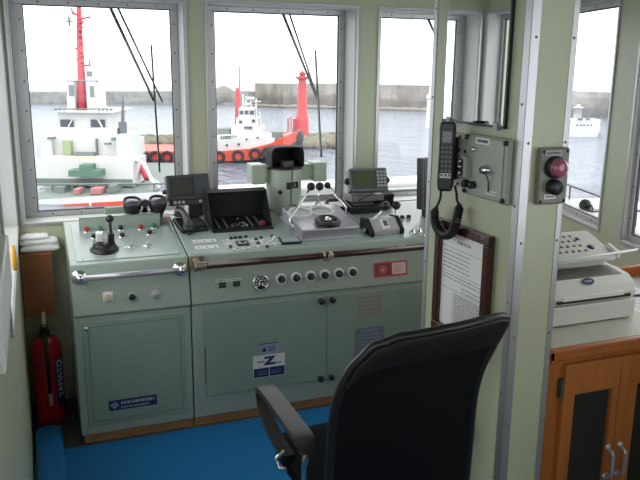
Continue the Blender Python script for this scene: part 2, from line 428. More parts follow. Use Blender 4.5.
# partition (box column) right of the console
PX0, PX1, PY0, PY1 = 1.2, 1.342, 1.62, 2.112
b = MB(); b.box((PX0, PY0, 0), (PX1, PY1, 2.2)); struct(b.build('wall_partition', 'wall'))
def screws(mb, pts, d, r=.004):
    for p in pts: mb.lathe([(r, 0), (r * .8, .0018), (0, .0022)], p, d, 8)
def corner_trim(name, x, y, sx, sy, w=.026):
    b = MB(); t = .0025
    b.box((x - (t if sx > 0 else 0), y - t, 0), (x + sx * w, y, 2.198)) if sy > 0 else b.box((x, y, 0), (x + sx * w, y + t, 2.198))
    b.box((x - sx * t, y - (t if sy > 0 else -t), 0), (x, y + sy * w, 2.198))
    s = MB()
    for k in range(8):
        z = .16 + k * .27; screws(s, [(x + sx * w * .55, y - sy * t, z)], (0, -sy, 0)); screws(s, [(x - sx * t, y + sy * w * .55, z + .1)], (-sx, 0, 0))
    o = struct(b.build(name, 'alu', bevel=.001, seg=1)); s.split('trim_screw', 'grey', o)
corner_trim('trim_1', PX0, PY0, 1, 1); corner_trim('trim_2', PX1, PY0, -1, 1, .016); corner_trim('trim_3', PX0, PY1, 1, -1, .02)

# ================================================================== FLOOR COVER
b = MB(); b.box((.03, .2, 0), (1.9, 3.245, .004)); 
tag(b.build('floor_mat', 'blue', loc=(.9, 1.8, 0)), 'bright blue vinyl mat spread over the floor before the consoles', 'floor mat')
b = MB()
prof = []
x0, x1 = -.088, .034
for k in range(13):
    a = PI * k / 12; prof.append((.5 * (x0 + x1) - math.cos(a) * .5 * (x1 - x0), 1.0, .004 + math.sin(a) ** .6 * .05))
b.prism(prof, (0, 2.42, 0))
tag(b.build('rolled_mat', 'blue', loc=(-.03, 2.2, 0), bevel=.01), 'blue mat rolled up in the left corner below the fire extinguisher', 'floor mat')

# ================================================================== CONSOLES
CP = V((0, 3.29, .845)); CN = V((0, -.10, .51)).normalized(); CE = V((0, .51, .10)).normalized()
def T(u, v, h=0): return onP(u, v, CP + CN * h, CN)
def TS(x, s, h=0): return V((x, 0, 0)) + CP + CE * s + CN * h          # x, distance up the slope
def MT(p, rot=0):
    m = MX(((1, CE.x, CN.x, p[0]), (0, CE.y, CN.y, p[1]), (0, CE.z, CN.z, p[2]), (0, 0, 0, 1)))
    return m @ MX.Rotation(rot, 4, 'Z')
FY = 3.265
def band(u, v):     # upper sloping front band
    p0 = V((0, 3.252, .622)); n = V((0, -.222, .036))
    return onP(u, v, p0, n)
BN = V((0, -.222, .036)).normalized(); BE = V((0, .036, .222)).normalized()
def MBAND(p): return MX(((1, BE.x, BN.x, p[0]), (0, BE.y, BN.y, p[1]), (0, BE.z, BN.z, p[2]), (0, 0, 0, 1)))
def body_profile(x):
    return [(x, FY, .045), (x, FY, .612), (x, 3.252, .622), (x, 3.288, .842), (x, 3.292, .8455), (x, 3.79, .943), (x, 3.79, .045)]
def console_body(name, x0, x1, par):
    b = MB(); b.prism(body_profile(x0), (x1 - x0, 0, 0)); return b.build(name, 'console', par, bevel=.004)
def knob(mb, p, n, r, h, base=None):
    if base: mb.use(1); mb.lathe([(base, 0), (base, .003), (base * .85, .006), (0, .006)], p, n, 18); mb.use(0)
    mb.lathe([(r, .004), (r, h), (r * .85, h + .002), (0, h + .002)], p, n, 16)

LC = thing('control_console', 'narrow pale green control console with a chrome handrail, left of the wide console', 'console', (.37, 3.5, 0))
LX0, LX1 = .112, .628
console_body('body', LX0, LX1, LC)
b = MB(); b.box((LX0 + .012, FY + .012, 0), (LX1, 3.78, .046)); b.build('plinth', 'plinth', LC)
b = MB(); b.prism([TS(LX0 + .03, .03, .0005), TS(LX1 - .02, .03, .0005), TS(LX1 - .02, .46, .0005), TS(LX0 + .03, .46, .0005)], CN * .0035)
b.build('top_plate', 'console_top', LC, bevel=.0015, seg=1)
b = MB()
for x, s in ((LX0 + .05, .05), (LX1 - .04, .05), (LX0 + .05, .44), (LX1 - .04, .44)): screws(b, [TS(x, s, .004)], CN, .006)
b.split('plate_screw', 'chrome', LC)
# door
b = MB(); b.box((.145, FY - .004, .085), (.60, FY + .004, .585)); d = b.build('door', 'door', LC, bevel=.002, seg=1)
b = MB(); t = .0022
for (xa, za, xb, zb) in ((.168, .108, .577, .1095), (.168, .5625, .577, .564), (.168, .108, .1695, .564), (.5755, .108, .577, .564)): b.box((xa, FY - .0048, za), (xb, FY - .0036, zb))
b.build('groove', 'seam', d)
p = onY(86, 329, FY - .004); b = MB(); b.lathe([(.011, 0), (.011, .003), (.008, .006), (0, .006)], p, (0, -1, 0)); b.build('lock', 'chrome', d)
def plaque(par, c, x0, x1, z0, z1, y, name='nameplate', m='navy'):
    b = MB(); b.box((x0, y - .002, z0), (x1, y, z1)); return b.build(name, m, par)
pl = plaque(LC, None, .238, .456, .150, .200, FY - .004)
b = MB(MX(((1, 0, 0, 0), (0, 0, -1, FY - .006), (0, 1, 0, 0), (0, 0, 0, 1))))
lines(b, .292, .445, .172, .194, 1, .013, seed=3); lines(b, .292, .42, .155, .168, 1, .006, seed=5)
q = V((.264, .175, 0))
for s_, z in ((.018, .0004), ):
    b.prism([q + V((0, s_, 0)), q + V((s_ * 1.1, 0, 0)), q + V((0, -s_, 0)), q + V((-s_ * 1.1, 0, 0))], (0, 0, z))
b.build('lettering', 'lgrey', pl)
b = MB(MX(((1, 0, 0, 0), (0, 0, -1, FY - .0064), (0, 1, 0, 0), (0, 0, 0, 1))))
for dx, dy in ((0, .005), (-.007, -.003), (.007, -.003)): b.prism([q + V((dx, dy + .005, 0)), q + V((dx + .005, dy, 0)), q + V((dx, dy - .005, 0)), q + V((dx - .005, dy, 0))], (0, 0, .0004))
b.build('emblem', 'navy', pl)
# chrome handrail
pa, pb = band(79, 277.5), band(180, 269)
b = MB()
for p in (): b.lathe([(.034, 0), (.034, .005), (.026, .009), (.015, .012), (.013, .052), (0, .056)], p, BN, 22); b.ball(p + BN * .052, .019)
fl = b
b = MB(); b.tube([pa + BN * .052, pb + BN * .052], .0135, 16); hr = lab(b.build('handrail', 'steel', LC), 'chrome handrail')
for p in (pa, pb):
    b = MB(); b.lathe([(.034, 0), (.034, .005), (.026, .009), (.015, .012), (.013, .052), (0, .056)], p, BN, 22); b.ball(p + BN * .052, .019); b.build('rail_flange', 'chrome', hr)
# indicators on the front band
for k, (u, v, mm, r) in enumerate(((107.8, 297, 'yellowd', .014), (131.9, 296.8, 'black', .015), (155.3, 294.5, 'steel', .012))):
    p = band(u, v); m4 = MBAND(p); b = MB(m4)
    b.use(1)
    if k == 0: b.box((-.022, -.018, 0), (.022, .024, .002))
    if k == 2: b.box((-.020, -.020, 0), (.020, .022, .002)); b.box((-.026, .028, 0), (.026, .046, .002))
    b.lathe([(.021, 0), (.021, .006), (.017, .009), (0, .009)], (0, 0, 0), (0, 0, 1), 22)
    b.use(0); b.lathe([(r, .008), (r, .016), (r * .8, .019), (0, .019)], (0, 0, 0), (0, 0, 1), 20)
    lab(b.build('indicator_button', [mm, 'white' if k == 0 else 'lgrey'], LC), ('pale yellow round button on a white square', 'black rotary knob in a grey ring', 'grey round button on a grey square plate')[k])
# buttons on the top
for u, v, mm in ((86.7, 231.6, 'red'), (100, 231, 'green'), (120.8, 229.8, 'black'), (122.4, 237, 'black'), (141, 229, 'red'), (153.6, 227.6, 'green'), (149.7, 234.2, 'black'), (131, 247, 'lgrey'), (148, 246, 'lgrey'), (94, 238, 'black')):
    p = T(u, v, .004); b = MB()
    knob(b, p, CN, .0115, .018, .0185)
    if mm in ('black', 'lgrey'): b.use(1); m4 = MT(p); b.box((-.03, -.006, 0), (.03, .006, .002), xf=m4)
    b.build('push_button', [mm, 'chrome'], LC)
# joystick
p = T(104.5, 249.5, .004); m4 = MT(p) @ MX.Scale(1.07, 4); b = MB(m4)
b.lathe([(.06, 0), (.06, .006), (.05, .012), (.046, .03), (.03, .038), (0, .038)], (0, 0, 0), (0, 0, 1), 28)
b.box((-.045, -.015, .012), (.045, .03, .036))
js = b.build('joystick', 'black', LC, bevel=.003)
b = MB(m4); b.box((-.032, .0, .03), (-.004, .028, .075)); lab(b.build('indicator_block', 'white', js, bevel=.003), 'white block on the joystick base')
b = MB(m4); b.box((.016, -.012, .02), (.042, .018, .075)); b.tube([(.03, .004, .07), (.028, .02, .125)], .0065); b.ball((.028, .022, .132), .0175); b.build('stick', 'black', js, bevel=.002)
# shade strip and junction box at the back of the top
b = MB()
pL, pR = T(80.8, 233), T(160.5, 225.5)
sy = .5 * (pL + pR); s_ = (sy - CP).dot(CE)
m4 = MT(TS(0, s_, .003)); b = MB(m4)
b.box((.18, 0, 0), (.566, .004, .068)); b.box((.18, 0, .064), (.566, .03, .068)); b.box((.18, .0, 0), (.184, .03, .068)); b.box((.562, 0, 0), (.566, .03, .068))
b.build('light_shade', 'console', LC, bevel=.001, seg=1)
m4 = MT(TS(0, .475, .0)); b = MB(m4); b.box((.31, 0, 0), (.47, .012, .075)); b.build('rear_strip', 'console', LC, bevel=.002)

MC = thing('control_console', 'wide pale green control console with a brown wooden rail under the front windows', 'console', (1.4, 3.5, 0))
CX0, CX1 = .634, 2.30
console_body('body', CX0, CX1, MC)
b = MB(); b.box((CX0, FY + .012, 0), (CX1, 3.78, .046)); b.build('plinth', 'plinth', MC)
b = MB(); b.prism([TS(CX0 + .004, .012, .0003), TS(CX1 - .01, .012, .0003), TS(CX1 - .01, .49, .0003), TS(CX0 + .004, .49, .0003)], CN * .002)
b.build('top_plate', 'console_top', MC)
DSP = 1.310
zt_, zb_ = .592, .148
doors = []
for k, (xa, xb) in enumerate(((.692, DSP - .0015), (DSP + .0015, 1.90))):
    b = MB(); b.box((xa, FY - .006, zb_), (xb, FY + .004, zt_)); d = b.build('door', 'door', MC, bevel=.002, seg=1); doors.append(d)
    for z in (.572, .160):
        x = DSP + (-.034 if k == 0 else .024); b = MB(); b.lathe([(.012, 0), (.010, .008), (.016, .016), (.016, .022), (.011, .027), (0, .028)], (x, FY - .006, z), (0, -1, 0), 18); b.build('door_knob', 'black', d)
b = MB(); b.box((.690, FY - .0065, .22), (.6935, FY, .40)); b.build('hinge_edge', 'seam', doors[0])
# stickers on doors
XF = lambda x, z, y: MX(((1, 0, 0, x), (0, 0, -1, y), (0, 1, 0, z), (0, 0, 0, 1)))
def rect_on_front(u0, v0, u1, v1, y):
    a = onY(u0, v0, y); c = onY(u1, v1, y); return a.x, c.x, a.z, c.z
x0, x1, z1, z0 = rect_on_front(259, 344, 279, 353, FY - .006)
b = MB(); b.box((x0, FY - .0072, z0), (x1, FY - .006, z1)); s = lab(b.build('sticker', 'bluefr', doors[0]), 'small blue sticker with a triangle')
m4 = XF((x0 * .75 + x1 * .25), (z0 + z1) / 2, FY - .0074); b = MB(m4)
b.prism([(-.014, -.012, 0), (.014, -.012, 0), (0, .013, 0)], (0, 0, .0006)); b.box((-.024, z1 - (z0 + z1) / 2 - .004, 0), (x1 - x0 - .026, z1 - (z0 + z1) / 2, .0006)); lines(b, .02, .058, -.014, .012, 3, .004, 0, .0006, 8); b.build('printing', 'navy', s)
x0, x1, z1, z0 = rect_on_front(253, 356.5, 285, 374, FY - .006)
zm = z0 + (z1 - z0) * .42
b = MB(); b.box((x0, FY - .0072, z0), (x1, FY - .006, z1)); s = lab(b.build('sticker', 'white', doors[0]), 'white sticker with a big letter Z')
text('Z', XF((x0 + x1) / 2 + .002, (zm + z1) / 2, FY - .0074), .055, 'navy', s, sx=1.4, off=.0035)
b = MB(XF((x0 + x1) / 2, (zm + z1) / 2, FY - .0074)); lines(b, -.062, -.024, -.006, .006, 1, .008, 0, .0006, 3); b.build('lettering', 'grey', s); b = MB(XF((x0 + x1) / 2, (zm + z1) / 2, FY - .0074)); lines(b, .03, .062, -.02, -.008, 1, .006, 0, .0006, 4)
b.build('lettering', 'grey', s)
b = MB(); xm = (x0 + x1) / 2; b.box((x0 + .003, FY - .0078, z0 + .002), (xm - .002, FY - .0072, zm)); b.box((xm + .002, FY - .0078, z0 + .002), (x1 - .003, FY - .0072, zm)); bb = b.build('dark_band', 'navy', s)
b = MB(XF(xm, (z0 + zm) / 2, FY - .0079)); lines(b, -.06, -.01, -.012, .012, 2, .003, 0, .0004, 11); lines(b, .01, .06, -.012, .012, 2, .003, 0, .0004, 12); b.build('lettering', 'lgrey', s)
x0, x1, z1, z0 = rect_on_front(358, 296, 381, 314, FY - .006)
b = MB(XF((x0 + x1) / 2, (z0 + z1) / 2, FY - .0062)); lines(b, (x0 - x1) / 2, (x1 - x0) / 2, (z0 - z1) / 2, (z1 - z0) / 2, 5, .009, 0, .0006, 21); m_ = mat('faded_red_print', (.36, .22, .22), .7); lab(b.build('printed_notice', m_, doors[1]), 'faded red printed notice')
x0, x1, z1, z0 = rect_on_front(355, 329, 382.5, 362, FY - .006)
b = MB(); b.box((x0, FY - .0072, z0), (x1, FY - .006, z1)); mm = mat('grey_blue_sheet', (.17, .21, .25), .45); s = lab(b.build('notice_sheet', mm, doors[1]), 'grey blue printed sheet')
b = MB(XF((x0 + x1) / 2, (z0 + z1) / 2, FY - .0074)); hw = (x1 - x0) / 2; hh = (z1 - z0) / 2
lines(b, -hw * .85, hw * .85, -hh * .9, hh * .7, 9, .005, 0, .0005, 31); lines(b, -hw * .6, hw * .6, hh * .76, hh * .94, 1, .008, 0, .0005, 32); b.build('lettering', 'bluefr', s)
# wooden rail
ra, rb = V((.70, 3.20, .818)), V((2.2, 3.20, .818))
b = MB(); b.tube([(.655, 3.20, .818), rb], .0165, 16); rl = b.build('handrail', 'woodrail', MC)
b = MB(); b.tube([(.640, 3.20, .818), (.648, 3.2, .818)], .026, 16); b.tube([(.650, 3.20, .818), (.692, 3.2, .818)], .0205, 16); b.box((.640, 3.20, .795), (.668, 3.29, .84)); b.box((.636, 3.272, .78), (.70, 3.29, .846)); lab(b.build('end_bracket', 'brass', rl, bevel=.002), 'worn brass end bracket')
pm = onY(327, 253.5, 3.2).x
b = MB(); b.tube([(pm - .022, 3.20, .818), (pm - .014, 3.2, .818)], .0205, 14); b.tube([(pm + .008, 3.20, .818), (pm + .024, 3.2, .818)], .0205, 14); b.box((pm - .012, 3.19, .79), (pm + .012, 3.29, .804)); lab(b.build('middle_bracket', 'brass', rl), 'worn brass middle bracket')
b = MB(); b.box((pm + .0, 3.1815, .81), (pm + .03, 3.184, .826)); b.build('rail_label', 'lgrey', rl)
# front band controls
p1, p2 = band(222.5, 285.2), band(236.5, 283.8)
for p in (p1, p2): m4 = MBAND(p); b = MB(m4); b.box((-.013, -.010, 0), (.013, .010, .006)); b.use(1); b.box((-.0165, -.013, 0), (.0165, .013, .003)); b.build('square_switch', ['dgreen', 'black'], MC)
p = band(228.5, 281); b = MB(MBAND(p)); b.box((-.062, -.001, 0), (.064, .010, .0015)); lb = b.build('label_strip', 'white', MC)
b = MB(MBAND(p)); lines(b, -.058, .06, .001, .008, 1, .004, .0015, .0019, 7); b.build('lettering', 'ink', lb)
p = band(260.5, 282.5); m4 = MBAND(p); b = MB(m4); b.lathe([(.041, 0), (.041, .010), (.036, .014), (.032, .012), (.032, .006), (0, .006)], (0, 0, 0), (0, 0, 1), 32); g = b.build('gauge', 'chrome', MC)
b = MB(m4); b.lathe([(.032, .006), (.032, .0075), (0, .0075)], (0, 0, 0), (0, 0, 1), 28); dl = b.build('dial', 'black', g)
b = MB(m4)
for k in range(9):
    a = -.7 + k * (PI + 1.4) / 8; c_, s__ = math.cos(a), math.sin(a); b.prism([(c_ * .02 - s__ * .003, s__ * .02 + c_ * .003, .0075), (c_ * .02 + s__ * .003, s__ * .02 - c_ * .003, .0075), (c_ * .028 + s__ * .003, s__ * .028 - c_ * .003, .0075), (c_ * .028 - s__ * .003, s__ * .028 + c_ * .003, .0075)], (0, 0, .0008))
b.box((-.012, -.012, .0075), (-.004, .004, .0085)); b.box((.004, -.016, .0075), (.012, -.002, .0085)); b.box((-.008, .008, .0075), (.01, .014, .0085))
b.build('dial_marks', 'white', g)
b = MB(m4); b.box((-.034, .046, 0), (.034, .054, .0015)); b.box((-.008, -.054, 0), (.008, -.034, .012)); b.split('gauge_label', 'lgrey', g)
for u, v in ((281, 279), (296, 277.8), (310.3, 276.3), (324.4, 275), (338.5, 273.6), (352.3, 272.2)):
    p = band(u, v); b = MB(MBAND(p)); b.use(1); b.lathe([(.028, 0), (.028, .004), (.023, .007), (0, .007)], (0, 0, 0), (0, 0, 1), 26)
    b.use(0); b.lathe([(.0185, .006), (.0185, .018), (.015, .022), (0, .022)], (0, 0, 0), (0, 0, 1), 20)
    sw = b.build('rotary_switch', ['black', 'white'], MC)
    b = MB(MBAND(p)); b.box((-.003, -.016, .018), (.003, .016, .028)); b.build('grip', 'dgrey', sw)
# red tag
p = band(390.5, 268.5); b = MB(MBAND(p)); b.box((-.094, -.040, 0), (.094, .036, .003)); s = b.build('red_plate', 'redtag', MC)
lab(s, 'red plate with two circles')
b = MB(MBAND(p)); b.box((.008, -.030, .003), (.086, .028, .0036)); b.build('reflection_field', mat('pale_pink', (.72, .56, .54), .5), s)  # pale colour paints a white reflection onto the red plate
b = MB(MBAND(p)); b.box((-.086, -.030, .003), (.004, .028, .0036)); b.build('dark_field', mat('dark_red', (.25, .035, .04), .5), s)
b = MB(MBAND(p))
for x in (-.045, .04):
    b.ring((x, -.002, .004), (0, 0, 1), .018, .0022, 20, 5); b.box((x - .008, -.010, .0036), (x + .008, .004, .0045))
b.split('circle_mark', mat('pink_mark', (.62, .30, .30), .5), s)
b = MB(MBAND(p)); screws(b, [(-.07, .046, 0), (.065, .044, 0)], (0, 0, 1), .010); b.split('plate_screw', 'lgrey', s)
# flush items on the sloping top
b = MB()
for r in range(2):
    for c in range(3):
        u = 196.5 + c * 7.9 + r * 2.6; v = 241.5 + r * 6.2 - c * .55
        p = T(u, v, .0025); m4 = MT(p); b.box((-.018, -.018, 0), (.018, .018, .0012), xf=m4)
kl = b.split('label_sticker', 'white', MC)[0]
b = MB()
for r in range(2):
    for c in range(3):
        u = 196.5 + c * 7.9 + r * 2.6; v = 241.5 + r * 6.2 - c * .55
        m4 = MT(T(u, v, .0037)); b.box((-.006, .002, 0), (.006, .006, .0006), xf=m4); b.box((-.009, -.007, 0), (.008, -.004, .0006), xf=m4)
b.build('lettering', 'ink', kl)
p = T(255, 243, .002); m4 = MT(p)
b = MB(m4); b.box((-.155, -.045, 0), (.155, .055, .003)); ip = b.build('instrument_plate', mat('pale_plate', (.46, .50, .49), .4), MC, bevel=.001, seg=1)
pp = T(242.5, 243.8, .005); b = MB(MT(pp)); b.box((-.030, -.024, 0), (.030, .026, .008)); b.use(1); b.lathe([(.020, .008), (.020, .010), (0, .010)], (0, 0, 0), (0, 0, 1), 20); b.use(0); b.lathe([(.011, .010), (.011, .016), (0, .016)], (0, 0, 0), (0, 0, 1), 16); b.build('dial_knob', ['black', 'lgrey'], ip, bevel=.003)
r_ = random.Random(5)
for u, v, mm in ((231, 238.5, 'black'), (235.5, 238, 'black'), (240, 237.5, 'black'), (246, 237, 'black'), (229, 243.5, 'white'), (230.5, 247, 'black'), (234, 249, 'white'), (252, 241, 'white'), (256, 239.5, 'black'), (253, 246, 'white'), (261, 238, 'black'), (261, 243, 'chrome'), (267, 243.5, 'white'), (272, 236.5, 'black'), (273.5, 239, 'chrome'), (267, 247, 'black'), (275, 244.5, 'white'), (281, 243.5, 'white'), (243, 248.5, 'white'), (249, 248, 'white'), (258, 247, 'white'), (263, 240, 'white'), (278, 240, 'white'), (237, 240.5, 'white'), (227.5, 240, 'white'), (270, 241, 'white'), (258, 243.5, 'black')):
    m4 = MT(T(u, v, .005)); b = MB(m4)
    if mm == 'chrome': b.lathe([(.010, 0), (.010, .004), (.004, .006), (.0035, .02), (0, .021)], (0, 0, 0), (0, 0, 1), 12)
    else: b.box((-.007, -.006, 0), (.007, .006, .008 if mm == 'black' else .002))
    b.build('key', mm, ip)
p = T(291, 241.5, .002); m4 = MT(p, -.05); b = MB(m4); b.box((-.058, -.036, 0), (.046, .040, .012)); gm = b.build('glazed_meter', 'black', MC, bevel=.003)
b = MB(m4); b.box((-.048, -.028, .012), (.036, .032, .0135)); b.build('meter_glass', mat('meter_face', (.40, .46, .46), .12), gm)
# small knobs and sockets at the right end
b = MB()
for u, v in ((402, 219), (408.5, 218.5)): knob(b, T(u, v, .002), CN, .012, .02, .017)
b.split('small_knob', ['black', 'lgrey'], MC)
for u, v in ((412.5, 233.5), (419, 232.5), (426, 236)): b = MB(); b.lathe([(.016, 0), (.016, .01), (.010, .013), (.009, .024), (0, .026)], T(u, v, .002), CN, 16); b.build('chrome_fitting', 'chrome', MC)

# ------------------------------------------------------------------ devices standing on the consoles
# telephone handset on its cradle
p = T(188.5, 226); m4 = MT(p, .10)
ph = thing('telephone', 'dark grey telephone handset lying on a black cradle left of the hooded lever panel', 'telephone', p)
b = MB(m4); b.box((-.062, -.095, .002), (.075, .075, .022)); b.build('cradle', 'black', ph, bevel=.006)
b = MB(m4)
hp = [V((-.028, -.11, .05)), V((-.03, -.085, .052)), V((-.028, -.05, .066)), V((-.024, 0, .072)), V((-.022, .05, .066)), V((-.024, .085, .052)), V((-.024, .105, .05))]
b.tube(hp, [.020, .023, .016, .014, .016, .023, .020], 14); b.lathe([(.024, 0), (.026, .014), (.02, .02), (0, .02)], (-.03, -.092, .026), (0, 0, 1), 18); b.lathe([(.024, 0), (.026, .014), (.02, .02), (0, .02)], (-.024, .088, .026), (0, 0, 1), 18)
b.build('handset', 'dgrey', ph)
b = MB(m4)
for r in range(4):
    for c in range(3): b.box((.012 + c * .018, -.06 + r * .026, .022), (.024 + c * .018, -.044 + r * .026, .026))
b.build('keypad', 'grey', ph)
b = MB(m4); b.tube([V((-.045 + .012 * math.sin(t * 2.0), -.12 - .03 * math.sin(t * .5), .016 + .003 * math.cos(t * 2))) + V((t * .004, t * .006, 0)) for t in [k * .4 for k in range(30)]], .004, 6); b.build('coiled_cord', 'black', ph)

# radar display
c0 = onY(188, 187, 3.715)
rd = thing('radar_display', 'dark grey tilted display with a blank olive screen beside the left window post', 'display', (c0.x, 3.72, .93))
ex = V((1, -.02, .02)).normalized(); up = V((0, .22, .975)); m4 = frame(c0, ex, up)     # local z = towards -Y? x × y
# local z = ex × up -> points to -Y (viewer)
b = MB(m4); b.box((-.108, -.064, -.075), (.110, .064, 0)); b.box((-.09, -.05, -.08), (.09, .045, -.07)); b.build('housing', 'dgrey', rd, bevel=.006)
b = MB(m4); b.box((-.090, -.044, 0), (.030, .048, .003)); b.build('bezel', 'black', rd, bevel=.001, seg=1)
b = MB(m4); b.box((-.083, -.038, .003), (.022, .042, .0042)); b.build('screen', 'screen', rd)
b = MB(m4); b.box((-.10, -.064 - .026, -.06), (.105, -.062, -.01)); b.use(1)
for x in (-.072, -.05, -.028, .06, .09): b.lathe([(.009, 0), (.009, .012), (0, .013)], (x, -.076, -.012), (0, 0, 1), 14)
b.build('control_strip', ['dgrey', 'lgrey'], rd, bevel=.002)
b = MB(m4); b.lathe([(.012, 0), (.012, .018), (0, .02)], (-.108, -.016, -.03), (-1, 0, 0), 14); b.build('side_knob', 'black', rd)
b = MB(); b.box((c0.x + .01, 3.752, .936), (c0.x + .08, 3.788, 1.03)); b.build('stand', 'dgrey', rd, bevel=.003)

# hooded throttle panel
hb0, hb1 = T(214, 233.5), T(271, 229)
hx0, hx1 = .80, 1.115
hs0, hs1 = .235, .428
hp_ = thing('throttle_panel', 'black hooded lever panel standing between the telephone and the binnacle', 'control panel', TS(.955, .35))
m4 = MT(TS(0, hs0, .002)); L = hs1 - hs0
b = MB(m4); b.box((hx0, 0, 0), (hx1, L, .010)); b.build('base_plate', 'black', hp_, bevel=.002)
b = MB(m4)
b.box((hx0, L - .012, 0), (hx1, L, .158))
for x in (hx0, hx1 - .006): b.prism([(x, .02, .01), (x, L, .01), (x, L, .158), (x, L - .045, .158)], (.006, 0, 0))
b.box((hx0, L - .05, .154), (hx1, L, .160))
b.build('hood', 'blackm', hp_, bevel=.002)
b = MB(m4)
for x in (.845, .885, 1.015, 1.055): b.box((x - .004, .03, .010), (x + .004, L - .03, .0112))
b.split('lever_slot', 'steel', hp_)
for k, (x, y, mm) in enumerate(((.905, -.002, 'black'), (1.058, .012, 'darkred'))):
    b = MB(m4); b.tube([(x, .05, .008), (x, y + .006, .04)], .006, 8); b.lathe([(.012, 0), (.016, .005), (.016, .014), (.010, .020), (0, .021)], (x, y, .026), (0, -.25, 1), 16); lab(b.build('lever', mm, hp_), ('black lever', 'red knobbed lever')[k])
b = MB(m4); r_ = random.Random(9)
for k in range(15):
    x = .925 + r_.random() * .065; y = .035 + r_.random() * .11; b.box((x, y, .010), (x + .005 + r_.random() * .009, y + .006, .0125))
b.build('indicator_marks', 'lgrey', hp_)

# binnacle stand
bc = V((1.258, 3.785, 0)); z0b = .930
bn = thing('binnacle', 'pale green compass binnacle with a black hood and two side boxes before the middle window', 'compass', (bc.x, bc.y, z0b))
R = .096
b = MB(); b.box((bc.x - .07, 3.70, z0b - .012), (bc.x + .07, 3.788, z0b + .02)); b.lathe([(R * 1.0, .018), (R, .24), (R * .97, .246), (0, .246)], (bc.x, bc.y, z0b), (0, 0, 1), 40); b.build('body', 'binnacle', bn, bevel=0)
b = MB(); b.lathe([(R + .008, .236), (R + .008, .25), (R * .7, .256), (0, .256)], (bc.x, bc.y, z0b), (0, 0, 1), 40); b.build('collar', 'black', bn)
# hood: half-dome shell open to the viewer, curved top corners
b = MB(); zt = z0b + .25
pts = []
for k in range(25):
    a = PI * k / 24; c_, s__ = math.cos(a), math.sin(a)
    pts.append((math.copysign(abs(c_) ** .35, c_) * .092, abs(s__) ** .35 * .108))
prof = [(bc.x + x, bc.y - .075, zt + z) for x, z in pts]
inner = [(bc.x + x * .93, bc.y - .075, zt + z * .94) for x, z in pts]
n = len(pts)
vs = prof + inner + [(x, bc.y + .03, z) for x, y, z in prof]
fs = [(i, i + 1, n + i + 1, n + i) for i in range(n - 1)] + [(i, i + 1, 2 * n + i + 1, 2 * n + i) for i in range(n - 1)]
back = [(bc.x + x * .7, bc.y + .085, zt + z * .8) for x, z in pts]; vs += back
fs += [(2 * n + i, 2 * n + i + 1, 3 * n + i + 1, 3 * n + i) for i in range(n - 1)] + [tuple(3 * n + i for i in range(n))]
vin = [(bc.x + x * .65, bc.y + .07, zt + z * .76) for x, z in pts]; vs += vin
fs += [(n + i, n + i + 1, 4 * n + i + 1, 4 * n + i) for i in range(n - 1)] + [tuple(4 * n + i for i in range(n))]
b.add(vs, fs); b.build('hood', 'blackm', bn)
b = MB(); b.box((bc.x - .03, bc.y - .095, zt), (bc.x + .025, bc.y - .04, zt + .035)); b.build('lamp_bracket', 'dgrey', bn, bevel=.004)
b = MB(); xk = bc.x + .012
b.tube([(xk, bc.y - .1, zt + .02), (xk, bc.y - .112, zt - .01), (xk - .004, bc.y - .106, z0b + .13), (xk - .006, bc.y - .104, z0b + .05), (xk + .03, bc.y - .10, z0b + .045)], .003, 6); b.build('cable', 'black', bn)
b = MB(); yb = bc.y - R
b.box((xk - .028, yb - .012, z0b + .135), (xk - .004, yb + .02, z0b + .172)); b.lathe([(.010, 0), (.012, .01), (0, .012)], (xk - .055, yb + .02, z0b + .118), (-.4, -1, 0), 14); b.build('socket', 'black', bn)
b = MB()
for (xa, xb, za, zb2) in ((xk + .008, xk + .034, z0b + .166, z0b + .172), (xk + .008, xk + .034, z0b + .14, z0b + .146), (xk + .03, xk + .036, z0b + .14, z0b + .172), (xk + .006, xk + .012, z0b + .14, z0b + .172)): b.box((xa, yb - .006, za), (xb, yb + .02, zb2))
b.build('label_frame', 'black', bn)
for k, s in enumerate((-1, 1)):
    b = MB(); zc = z0b + .215
    xa, xb = bc.x + s * (R - .01), bc.x + s * (R + (.135 if s > 0 else .095))
    b.box((xa, bc.y - .03, zc - .045), (xb - s * .06, bc.y + .05, zc + .04)); b.box((xb - s * .075, bc.y - .055, zc - .055), (xb, bc.y + .06, zc + .05))
    b.build('side_box', 'binnacle', bn, bevel=.006)

# propulsion control box
p = TS(1.355, .245, .0)
cb = thing('propulsion_control', 'silver control box with ball ended levers and two round dials, largest on the console', 'control box', p)
m4 = MT(TS(0, .06, .0)); x0, x1 = 1.205, 1.515; D = .32; Hh = .062
b = MB(m4); b.box((x0, 0, .002), (x1, D, Hh)); b.build('housing', 'steel', cb, bevel=.005)
b = MB(m4); b.box((x0 - .008, -.004, .002), (x1 + .008, D + .004, .012)); b.build('base_flange', 'steel', cb, bevel=.002)
for (u, v) in ((300.3, 212.6), (321.5, 211.2)):
    q = onP(u, v, TS(0, 0, Hh), CN); b = MB(); b.ring(q + CN * .003, CN, .060, .0075, 32, 8); b.use(1); b.lathe([(.057, 0), (.057, .002), (0, .002)], q, CN, 32); b.build('dial', ['white', 'dialface'], cb)
q = onP(327.5, 224, TS(0, 0, Hh), CN); b = MB(); b.lathe([(.028, 0), (.028, .02), (.02, .026), (0, .026)], q, CN, 24); b.ring(q + CN * .016, CN, .055, .013, 32, 10)
for k in range(3):
    a = 2 * PI * k / 3 + .4; b.box((0, -.007, .010), (.055, .007, .020), xf=MT(q) @ MX.Rotation(a, 4, 'Z'))
hw_ = b.build('hand_wheel', 'black', cb)
b = MB(); b.lathe([(.016, .026), (.016, .034), (0, .035)], q, CN, 20); b.build('wheel_hub', 'chrome', hw_)
